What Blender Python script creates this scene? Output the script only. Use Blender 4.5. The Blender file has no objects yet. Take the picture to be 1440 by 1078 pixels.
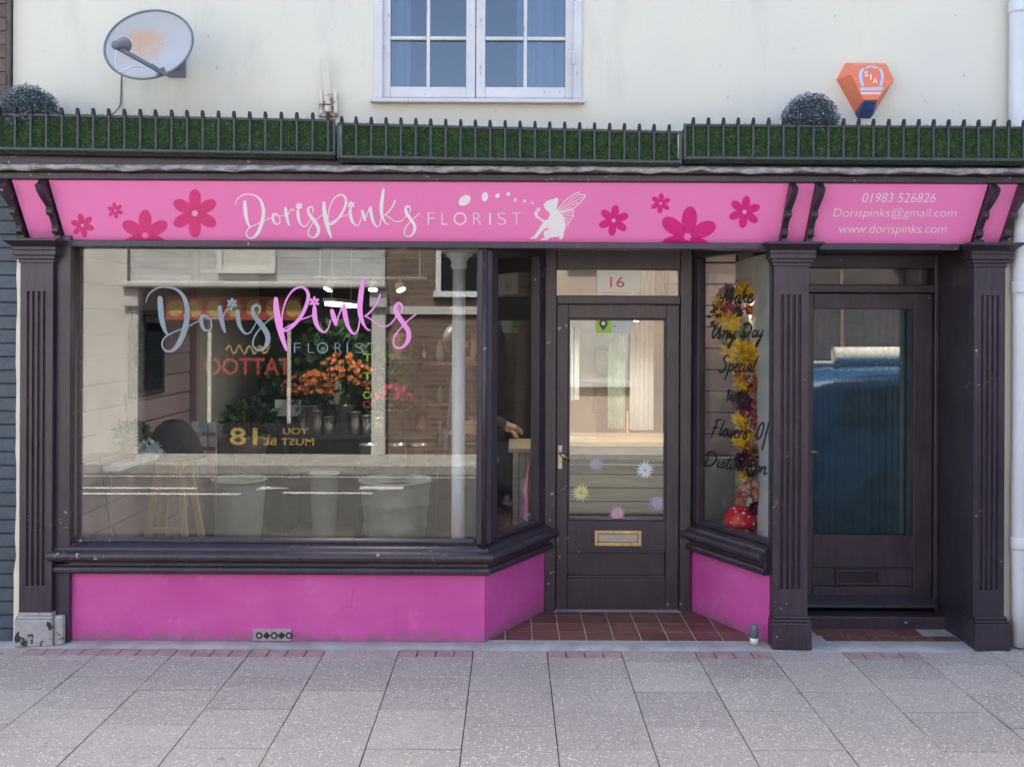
import bpy, bmesh, math, random
from math import sin, cos, pi, radians, tan, atan2, sqrt, hypot
from mathutils import Vector, Matrix, Euler
random.seed(7)
SC = bpy.context.scene
COL = SC.collection

# ------------------------------------------------------------------ camera, sky, sun, exposure
CAM_Y, CAM_Z, FPX, PX0, PY0, ROLL = -5.2, 1.748, 1321.0, 720.0, 461.0, 0.0044
cam = bpy.data.cameras.new('camera'); cam_o = bpy.data.objects.new('camera', cam); COL.objects.link(cam_o)
cam.sensor_width = 36; cam.lens = FPX / 1440 * 36; cam.shift_y = -(539 - PY0) / 1440
cam.clip_start = 0.05; cam.clip_end = 500
cam_o.matrix_world = Matrix.Translation((0, CAM_Y, CAM_Z)) @ Euler((pi/2, 0, 0)).to_matrix().to_4x4() @ Matrix.Rotation(ROLL, 4, 'Z')
SC.camera = cam_o

SUN_EL, SUN_AZ = radians(61), radians(-14)        # the sun stands behind the shop, a little to the left
world = bpy.data.worlds.new('World'); SC.world = world; world.use_nodes = True
wn = world.node_tree
sky = wn.nodes.new('ShaderNodeTexSky'); sky.sky_type = 'NISHITA'; sky.sun_disc = False
sky.sun_elevation = SUN_EL; sky.sun_rotation = SUN_AZ; sky.air_density = 0.8; sky.dust_density = 3.5; sky.ozone_density = 0.6
bg = wn.nodes['Background']; bg.inputs['Strength'].default_value = 0.15
wn.links.new(sky.outputs[0], bg.inputs['Color'])
sun = bpy.data.lights.new('sun', 'SUN'); sun.energy = 3.6; sun.angle = radians(0.5); sun.color = (1, 0.965, 0.91)
sun_o = bpy.data.objects.new('sun', sun); COL.objects.link(sun_o)
sdir = Vector((sin(SUN_AZ)*cos(SUN_EL), cos(SUN_AZ)*cos(SUN_EL), sin(SUN_EL)))
sun_o.rotation_euler = sdir.to_track_quat('Z', 'Y').to_euler(); sun_o.location = (0, 6, 12)
SC.view_settings.view_transform = 'Standard'; SC.view_settings.look = 'None'; SC.view_settings.gamma = 1.0
SC.view_settings.exposure = 2.3
SC.view_settings.use_white_balance = True; SC.view_settings.white_balance_temperature = 6950; SC.view_settings.white_balance_tint = 8   # the camera balanced for open shade
SC.cycles.max_bounces = 8; SC.cycles.transparent_max_bounces = 16; SC.cycles.glossy_bounces = 4; SC.cycles.diffuse_bounces = 5
SC.cycles.use_denoising = True
SC.cycles.caustics_reflective = False; SC.cycles.caustics_refractive = False
SC.cycles.sample_clamp_indirect = 6.0

# ------------------------------------------------------------------ helpers
def ray(px, py):
    dx, dy = px - PX0, py - PY0
    return Vector(((dx + ROLL*dy)/FPX, 1.0, -(dy - ROLL*dx)/FPX))
def Q(px, py, y=0.0):                    # the point of the upright plane at depth y that the picture shows there
    d = ray(px, py); t = y - CAM_Y
    return Vector((d.x*t, y, CAM_Z + d.z*t))
class Plane:
    def __init__(s, p, n): s.p = Vector(p); s.n = Vector(n).normalized()
    def hit(s, px, py, off=0.0):
        d = ray(px, py); o = Vector((0, CAM_Y, CAM_Z))
        p0 = s.p + s.n*off
        return o + d*((p0 - o).dot(s.n)/d.dot(s.n))
def XP(px, y=0.0): return (px - PX0)/FPX*(y - CAM_Y)
def ZP(py, y=0.0, px=720): return Q(px, py, y).z

class MB:
    def __init__(s): s.v = []; s.f = []
    def add(s, vs, fs):
        b = len(s.v); s.v += [tuple(v) for v in vs]; s.f += [tuple(i + b for i in f) for f in fs]; return s
    def box(s, x0, x1, y0, y1, z0, z1):
        return s.add([(x0,y0,z0),(x1,y0,z0),(x1,y1,z0),(x0,y1,z0),(x0,y0,z1),(x1,y0,z1),(x1,y1,z1),(x0,y1,z1)],
                     [(0,3,2,1),(4,5,6,7),(0,1,5,4),(1,2,6,5),(2,3,7,6),(3,0,4,7)])
    def obox(s, c, u, v, w, hu, hv, hw):      # oriented box, half sizes
        c, u, v, w = Vector(c), Vector(u).normalized(), Vector(v).normalized(), Vector(w).normalized()
        P = [c + u*hu*a + v*hv*b + w*hw*d for d in (-1,1) for a, b in ((-1,-1),(1,-1),(1,1),(-1,1))]
        return s.add(P, [(0,3,2,1),(4,5,6,7),(0,1,5,4),(1,2,6,5),(2,3,7,6),(3,0,4,7)])
    def beam(s, a, b, w, h, up=(0,0,1)):
        a, b = Vector(a), Vector(b); d = (b - a); L = d.length; d.normalize()
        up = Vector(up)
        if abs(d.dot(up)) > .95: up = Vector((0,1,0))
        sd = d.cross(up).normalized(); u2 = sd.cross(d)
        return s.obox((a+b)/2, d, sd, u2, L/2, w/2, h/2)
    def tube(s, path, r, n=8, caps=True):
        path = [Vector(p) for p in path]; rs = r if isinstance(r, (list, tuple)) else [r]*len(path)
        rings = []; nrm = None
        for i, p in enumerate(path):
            t = (path[min(i+1, len(path)-1)] - path[max(i-1, 0)]).normalized()
            if nrm is None:
                nrm = t.orthogonal().normalized()
            nrm = (nrm - t*nrm.dot(t)).normalized(); bn = t.cross(nrm)
            rings.append([p + (nrm*cos(2*pi*k/n) + bn*sin(2*pi*k/n))*rs[i] for k in range(n)])
        vs = [v for R in rings for v in R]; fs = []
        for i in range(len(path)-1):
            for k in range(n):
                fs.append((i*n+k, i*n+(k+1) % n, (i+1)*n+(k+1) % n, (i+1)*n+k))
        if caps: fs += [tuple(reversed(range(n))), tuple((len(path)-1)*n+k for k in range(n))]
        return s.add(vs, fs)
    def lathe(s, prof, n=24, c=(0,0,0), ax=None):     # prof: (r, z)
        c = Vector(c); vs = []; fs = []
        M = Matrix.Identity(3) if ax is None else Vector(ax).normalized().to_track_quat('Z', 'Y').to_matrix()
        for r, z in prof:
            for k in range(n): vs.append(c + M @ Vector((r*cos(2*pi*k/n), r*sin(2*pi*k/n), z)))
        for i in range(len(prof)-1):
            for k in range(n): fs.append((i*n+k, i*n+(k+1) % n, (i+1)*n+(k+1) % n, (i+1)*n+k))
        if prof[0][0] > 1e-4: fs.append(tuple(reversed(range(n))))
        if prof[-1][0] > 1e-4: fs.append(tuple((len(prof)-1)*n+k for k in range(n)))
        return s.add(vs, fs)
    def extrude(s, poly, d):                          # closed polygon of 3D points pushed along d
        poly = [Vector(p) for p in poly]; d = Vector(d); n = len(poly)
        vs = poly + [p + d for p in poly]
        return s.add(vs, [tuple(reversed(range(n))), tuple(range(n, 2*n))] + [(i, (i+1) % n, n+(i+1) % n, n+i) for i in range(n)])
    def sweep(s, prof, path):      # prof: (outward, z) closed; path: list of (x, y) running left to right, outward is to its right (towards -y)
        pts = [Vector(p) for p in path]; ns = []
        for i in range(len(pts)):
            def nr(a, b): d = (b-a).normalized(); return Vector((d.y, -d.x))
            if i == 0: m = nr(pts[0], pts[1])
            elif i == len(pts)-1: m = nr(pts[-2], pts[-1])
            else:
                n1, n2 = nr(pts[i-1], pts[i]), nr(pts[i], pts[i+1]); m = (n1+n2)/(1+n1.dot(n2))
            ns.append(m)
        k = len(prof); vs = []; fs = []
        for p, m in zip(pts, ns):
            for o, z in prof: vs.append((p.x + m.x*o, p.y + m.y*o, z))
        for i in range(len(pts)-1):
            for j in range(k): fs.append((i*k+j, (i+1)*k+j, (i+1)*k+(j+1) % k, i*k+(j+1) % k))
        fs += [tuple(range(k)), tuple(reversed(range((len(pts)-1)*k, len(pts)*k)))]
        return s.add(vs, fs)
    def mesh(s, name, smooth=False):
        me = bpy.data.meshes.new(name); me.from_pydata(s.v, [], s.f); me.update()
        bm = bmesh.new(); bm.from_mesh(me); bmesh.ops.recalc_face_normals(bm, faces=bm.faces); bm.to_mesh(me); bm.free()
        if smooth:
            for p in me.polygons: p.use_smooth = True
        return me

def link(name, data, m=None, parent=None):
    o = bpy.data.objects.new(name, data); COL.objects.link(o)
    if m is not None and data is not None:
        data.materials.clear(); data.materials.append(m)
    if parent is not None: o.parent = parent
    return o
def part(name, mb, m, parent=None, bevel=0, smooth=False, seg=2, loc=None):
    """one mesh object; parents here stand at the origin unless loc is given"""
    me = mb.mesh(name, smooth) if isinstance(mb, MB) else mb
    o = link(name, me, m, parent)
    if parent is not None:
        base = Vector((0,0,0)); p = parent
        while p is not None: base += p.location; p = p.parent
        if base.length > 0 and loc is None: me.transform(Matrix.Translation(-base))
    if loc is not None: o.location = loc
    if bevel:
        b = o.modifiers.new('bevel', 'BEVEL'); b.width = bevel; b.segments = seg; b.limit_method = 'ANGLE'; b.angle_limit = radians(35)
        b.harden_normals = False
        if not smooth:
            for p in me.polygons: p.use_smooth = False
    return o
def tag(o, label, cat, group=None):
    o['label'] = label; o['category'] = cat
    if group: o['group'] = group
    return o
def thing(name, label, cat, loc=(0,0,0), group=None):
    o = bpy.data.objects.new(name, None); COL.objects.link(o); o.location = loc; o.empty_display_size = .1
    return tag(o, label, cat, group)
def structure(o): o['kind'] = 'structure'; return o
def stuff(o): o['kind'] = 'stuff'; return o

# ------------------------------------------------------------------ materials
class NT:
    def __init__(s, name):
        s.m = bpy.data.materials.new(name); s.m.use_nodes = True; s.t = s.m.node_tree
        s.b = s.t.nodes['Principled BSDF']; s.o = s.t.nodes['Material Output']
        s.pos = None
    def n(s, typ, **kw):
        x = s.t.nodes.new(typ)
        for k, v in kw.items():
            if k in x.inputs: s.set(x.inputs[k], v)
            else: setattr(x, k, v)
        return x
    def set(s, inp, v):
        if hasattr(v, 'is_output'): s.t.links.new(v, inp)
        else:
            if inp.type == 'RGBA' and len(v) == 3: v = (*v, 1)
            inp.default_value = v
    def P(s):
        if s.pos is None: s.pos = s.n('ShaderNodeNewGeometry').outputs['Position']
        return s.pos
    def noise(s, scale, detail=4, rough=.55, vec=None):
        return s.n('ShaderNodeTexNoise', Vector=vec if vec is not None else s.P(), Scale=scale, Detail=detail, Roughness=rough).outputs[0]
    def voro(s, scale, vec=None, out='Distance'):
        return s.n('ShaderNodeTexVoronoi', Vector=vec if vec is not None else s.P(), Scale=scale).outputs[out]
    def ramp(s, f, a, b, ca=(0,0,0), cb=(1,1,1)):
        r = s.n('ShaderNodeValToRGB', Fac=f); e = r.color_ramp.elements
        e[0].position, e[0].color = a, (*ca, 1); e[1].position, e[1].color = b, (*cb, 1); return r.outputs[0]
    def mix(s, f, a, b, blend='MIX'):
        x = s.t.nodes.new('ShaderNodeMix'); x.data_type = 'RGBA'; x.blend_type = blend
        s.set(x.inputs[0], f); s.set(x.inputs[6], a); s.set(x.inputs[7], b); return x.outputs[2]
    def math(s, op, a, b=0.0, c=0.0):
        x = s.n('ShaderNodeMath', operation=op); s.set(x.inputs[0], a); s.set(x.inputs[1], b)
        if op in ('MULTIPLY_ADD', 'WRAP'): s.set(x.inputs[2], c)
        return x.outputs[0]
    def scaled(s, v):
        x = s.n('ShaderNodeVectorMath', operation='MULTIPLY'); s.set(x.inputs[0], s.P()); s.set(x.inputs[1], v); return x.outputs[0]
    def bump(s, h, strength=.3, dist=.005, prev=None):
        x = s.n('ShaderNodeBump', Height=h, Strength=strength, Distance=dist)
        if prev is not None: s.set(x.inputs['Normal'], prev)
        return x.outputs[0]
    def out(s, col, rough=.6, metal=0.0, spec=.5, normal=None, **kw):
        s.set(s.b.inputs['Base Color'], col); s.set(s.b.inputs['Roughness'], rough); s.set(s.b.inputs['Metallic'], metal)
        s.set(s.b.inputs['Specular IOR Level'], spec)
        if normal is not None: s.set(s.b.inputs['Normal'], normal)
        for k, v in kw.items(): s.set(s.b.inputs[k], v)
        return s.m

def plain(name, col, rough=.6, vary=.12, scale=8, bump=0, metal=0.0, spec=.5, bscale=60, **kw):
    t = NT(name); n = t.noise(scale, 5)
    c = t.mix(t.ramp(n, .3, .7), tuple(x*(1-vary) for x in col), tuple(min(1, x*(1+vary)) for x in col))
    nm = t.bump(t.noise(bscale, 4), bump, .004) if bump else None
    r = t.math('MULTIPLY_ADD', t.noise(scale*2.3, 3), .25, rough - .12)
    return t.out(c, r, metal, spec, nm, **kw)

def paint_dark():
    t = NT('dark_plum_paint')
    n = t.noise(5, 6); n2 = t.noise(45, 5, .7)
    c = t.mix(t.ramp(n, .3, .72), (.026, .019, .030), (.047, .035, .051))
    streak = t.ramp(t.noise(6, 5, .6, t.scaled((9, 9, .8))), .45, .75)
    c = t.mix(t.math('MULTIPLY', streak, .35), c, (.090, .076, .096))
    # flaked spots where pale undercoat shows
    chip = t.ramp(t.math('MULTIPLY', t.ramp(t.noise(34, 3, .6), .64, .68), t.ramp(t.noise(2.3, 2), .56, .64)), .3, .6)
    c = t.mix(chip, c, (.36, .32, .29))
    nm = t.bump(t.noise(28, 5, .6), .10, .004)
    nm = t.bump(t.ramp(chip, 0, 1, (1,1,1), (0,0,0)), .25, .0015, nm)
    return t.out(c, t.math('MULTIPLY_ADD', n2, .30, .22), 0, .5, nm)
def paint_worn():
    t = NT('peeling_plinth_paint')
    n = t.ramp(t.noise(16, 6, .62), .56, .60)
    c = t.mix(n, t.mix(t.noise(30, 4), (.46, .45, .46), (.27, .26, .27)), (.04, .035, .045))
    return t.out(c, .75, 0, .3, t.bump(n, .5, .003))
def render_cream():
    t = NT('cream_painted_render')
    n = t.noise(.9, 6, .6); st = t.noise(3.5, 6, .65, t.scaled((1, 1, .22)))
    c = t.mix(t.ramp(n, .35, .7), (.67, .65, .545), (.62, .615, .55))
    c = t.mix(t.math('MULTIPLY', t.ramp(st, .55, .8), .45), c, (.45, .44, .385))
    cr = t.ramp(t.n('ShaderNodeTexVoronoi', Vector=t.mix(.12, t.P(), t.n('ShaderNodeTexNoise', Vector=t.P(), Scale=2.0).outputs['Color']), Scale=.9, feature='DISTANCE_TO_EDGE').outputs[0], 0, .0035, (1,1,1), (0,0,0))
    c = t.mix(t.math('MULTIPLY', cr, t.math('MULTIPLY', t.ramp(t.noise(1.1, 2), .5, .6), .16)), c, (.42, .40, .34))
    c = t.mix(t.math('MULTIPLY', t.ramp(t.noise(22, 4), .70, .74), .5), c, (.37, .355, .31))
    nm = t.bump(t.noise(4, 5), .25, .02); nm = t.bump(t.noise(70, 4), .12, .003, nm)
    return t.out(c, .85, 0, .25, nm)
def riser_pink():
    t = NT('magenta_painted_render')
    n = t.noise(2.6, 6, .6)
    c = t.mix(t.ramp(n, .3, .72), (.54, .070, .325), (.63, .115, .395))
    c = t.mix(t.math('MULTIPLY', t.ramp(t.noise(5, 7, .7), .60, .8), .5), c, (.66, .27, .50))
    sc = t.n('ShaderNodeTexVoronoi', Vector=t.mix(.25, t.P(), t.n('ShaderNodeTexNoise', Vector=t.P(), Scale=3.5).outputs['Color']), Scale=4.5, feature='DISTANCE_TO_EDGE').outputs[0]
    c = t.mix(t.math('MULTIPLY', t.ramp(sc, 0, .010, (1,1,1), (0,0,0)), t.math('MULTIPLY', t.ramp(t.noise(2.9, 3), .58, .64), .55)), c, (.16, .03, .11))
    # splash dirt with a ragged edge along the foot
    z = t.n('ShaderNodeSeparateXYZ', Vector=t.P()).outputs[2]
    d = t.math('ADD', t.math('MULTIPLY', z, 9.0), t.math('MULTIPLY', t.noise(11, 6, .7), 1.9))
    c = t.mix(t.ramp(t.math('MULTIPLY', d, .5), .50, .80, (.75,.75,.75), (0,0,0)), c, (.20, .13, .16))
    c = t.mix(t.ramp(t.noise(60, 3), .74, .77), c, (.2, .06, .15))
    nm = t.bump(t.noise(5.5, 5), .8, .016); nm = t.bump(t.noise(48, 5), .3, .005, nm)
    return t.out(c, .52, 0, .4, nm)
def slab_mat():
    t = NT('exposed_aggregate_paving')
    oi = t.n('ShaderNodeObjectInfo').outputs['Random']
    base = t.mix(t.ramp(t.noise(2.2, 5), .3, .7), (.385, .345, .305), (.46, .415, .37))
    base = t.mix(t.math('MULTIPLY', oi, .5), base, (.28, .24, .225))
    base = t.mix(t.math('MULTIPLY', t.ramp(t.noise(1.1, 7, .68), .50, .72), .40), base, (.205, .178, .165))
    v = t.n('ShaderNodeTexVoronoi', Vector=t.P(), Scale=88); d = v.outputs['Distance']; cc = v.outputs['Color']
    r = t.n('ShaderNodeSeparateColor', Color=cc)
    pick = t.math('MULTIPLY', t.ramp(r.outputs[0], .50, .54), t.ramp(d, .30, .42, (1,1,1), (0,0,0)))
    st = t.mix(r.outputs[1], (.80, .76, .66), (.62, .52, .40))
    c = t.mix(pick, base, st)
    dk = t.math('MULTIPLY', t.ramp(r.outputs[2], .72, .76), t.ramp(d, .25, .4, (1,1,1), (0,0,0)))
    c = t.mix(t.math('MULTIPLY', dk, .6), c, (.13, .115, .115))
    gum = t.ramp(t.voro(3.1), .045, .06, (1,1,1), (0,0,0))
    c = t.mix(t.math('MULTIPLY', gum, .5), c, (.14, .13, .13))
    nm = t.bump(d, .35, .003)
    return t.out(c, .82, 0, .3, nm)
def tile_mat():
    t = NT('red_quarry_tile')
    oi = t.n('ShaderNodeObjectInfo').outputs['Random']
    c = t.mix(oi, (.135, .048, .038), (.185, .072, .052)); c = t.mix(t.math('MULTIPLY', t.ramp(t.noise(9, 6, .7), .45, .75), .5), c, (.20, .145, .135))
    return t.out(c, t.math('MULTIPLY_ADD', t.noise(20, 4), .3, .32), 0, .5, t.bump(t.noise(40, 4), .12, .003))
def brick_tex(name, c1, c2, mortar, scale=1.0, bump=.6, rough=.8):
    t = NT(name)
    sx = t.n('ShaderNodeSeparateXYZ', Vector=t.P())
    v = t.n('ShaderNodeCombineXYZ', X=t.math('ADD', sx.outputs[0], sx.outputs[1]), Y=sx.outputs[2]).outputs[0]
    b = t.n('ShaderNodeTexBrick', Vector=v, Scale=1.0/scale, Color1=c1, Color2=c2, Mortar=mortar)
    b.inputs['Brick Width'].default_value = .225; b.inputs['Row Height'].default_value = .075; b.inputs['Mortar Size'].default_value = .006; b.inputs['Mortar Smooth'].default_value = .4
    c = t.mix(t.math('MULTIPLY', t.ramp(t.noise(3, 6), .4, .75), .3), b.outputs[0], tuple(x*.55 for x in c1))
    nm = t.bump(b.outputs[1], -bump, .008); nm = t.bump(t.noise(40, 4), .3, .006, nm)
    return t.out(c, rough, 0, .3, nm)
def glass_mat(name, r0=.045, tint=(.93, .96, .95), wob=.0):
    t = NT(name); nodes = t.t.nodes
    fc = t.n('ShaderNodeLayerWeight', Blend=.5).outputs['Facing']
    R = t.math('MULTIPLY_ADD', t.math('POWER', fc, 5.0), 1-r0, r0)
    gl = t.n('ShaderNodeBsdfGlossy', Roughness=0.0, Color=(1,1,1)); tr = t.n('ShaderNodeBsdfTransparent', Color=tint)
    if wob: t.set(gl.inputs['Normal'], t.bump(t.noise(1.3, 2), wob, .01))
    mx = t.n('ShaderNodeMixShader'); t.set(mx.inputs[0], R)
    t.t.links.new(tr.outputs[0], mx.inputs[1]); t.t.links.new(gl.outputs[0], mx.inputs[2]); t.t.links.new(mx.outputs[0], t.o.inputs[0])
    return t.m
def emit(name, col, s):
    t = NT(name); return t.out(col, .5, 0, .5, None, **{'Emission Color': col, 'Emission Strength': s})
def leafy(name, a, b, rough=.55, trans=.0):
    t = NT(name); r = t.n('ShaderNodeNewGeometry').outputs['Random Per Island']
    return t.out(t.mix(r, a, b), rough, 0, .35)
def turf_mat():
    t = NT('artificial_turf'); g = t.n('ShaderNodeNewGeometry').outputs['Random Per Island']
    c = t.mix(t.math('POWER', g, 1.6), (.036, .11, .046), (.24, .34, .13)); c = t.mix(t.ramp(t.noise(30, 5, .7), .42, .66), c, (.058, .13, .058))
    c = t.mix(t.math('MULTIPLY', t.ramp(t.noise(2.5, 4), .52, .7), .5), c, (.13, .16, .09))
    return t.out(c, .65, 0, .3)
def wood_mat(name, a, b, axis=(1.2, 14, 14), rough=.6):
    t = NT(name); oi = t.n('ShaderNodeObjectInfo').outputs['Random']
    n = t.noise(3.2, 6, .6, t.scaled(axis))
    c = t.mix(t.ramp(n, .3, .72), a, b); c = t.mix(t.math('MULTIPLY', oi, .3), c, tuple(x*.6 for x in a))
    return t.out(c, rough, 0, .4, t.bump(n, .2, .003))
def rust_dish():
    t = NT('pale_grey_dish_enamel'); tc = t.n('ShaderNodeTexCoord').outputs['Object']
    n = t.noise(13, 7, .7, tc)
    sx = t.n('ShaderNodeSeparateXYZ', Vector=tc)
    d = t.math('ADD', t.math('POWER', t.math('MULTIPLY', t.math('ADD', sx.outputs[0], .045), 6.2), 2.0), t.math('POWER', t.math('MULTIPLY', t.math('ADD', sx.outputs[1], -.035), 8.2), 2.0))
    k = t.ramp(t.math('MULTIPLY', t.math('ADD', d, t.math('MULTIPLY', n, 2.6)), .5),   .72, 1.0, (1,1,1), (0,0,0))
    c = t.mix(t.math('MULTIPLY', k, t.math('MULTIPLY_ADD', n, .6, .55)), t.mix(n, (.43, .44, .455), (.36, .37, .385)), (.50, .31, .20))
    return t.out(c, .5, 0, .4, t.bump(n, .08, .003))
def rusty_white():
    t = NT('rusty_white_iron'); n = t.noise(26, 6, .68)
    z = t.n('ShaderNodeSeparateXYZ', Vector=t.P()).outputs[2]      # rust creeps up from the fork
    k = t.ramp(t.math('ADD', n, t.math('MULTIPLY', t.math('SUBTRACT', 3.02, z), 1.3)), .54, .66)
    return t.out(t.mix(k, (.66, .62, .55), (.17, .07, .04)), .75, 0, .3, t.bump(n, .4, .003))
def weathered_white():
    t = NT('flaking_white_joinery_paint'); n = t.noise(30, 6, .66, t.scaled((1, 1, .5)))
    c = t.mix(t.ramp(t.noise(4, 5), .35, .7), (.62, .62, .63), (.52, .52, .54))
    c = t.mix(t.ramp(n, .63, .70), c, (.25, .235, .22))
    return t.out(c, .5, 0, .4, t.bump(n, .25, .002))
def lead_mat():
    t = NT('weathered_lead_flashing'); n = t.noise(14, 6, .7, t.scaled((1, 1, 2.2)))
    c = t.mix(t.ramp(n, .35, .68), (.11, .11, .115), (.48, .475, .46))
    return t.out(c, .7, 0, .4, t.bump(n, .5, .006))
def asphalt():
    t = NT('asphalt'); n = t.noise(90, 5); c = t.mix(n, (.060, .060, .060), (.115, .113, .108))
    c = t.mix(t.ramp(t.noise(.7, 4), .4, .7), c, (.095, .093, .09))
    return t.out(c, .85, 0, .3, t.bump(n, .5, .004))

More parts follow.
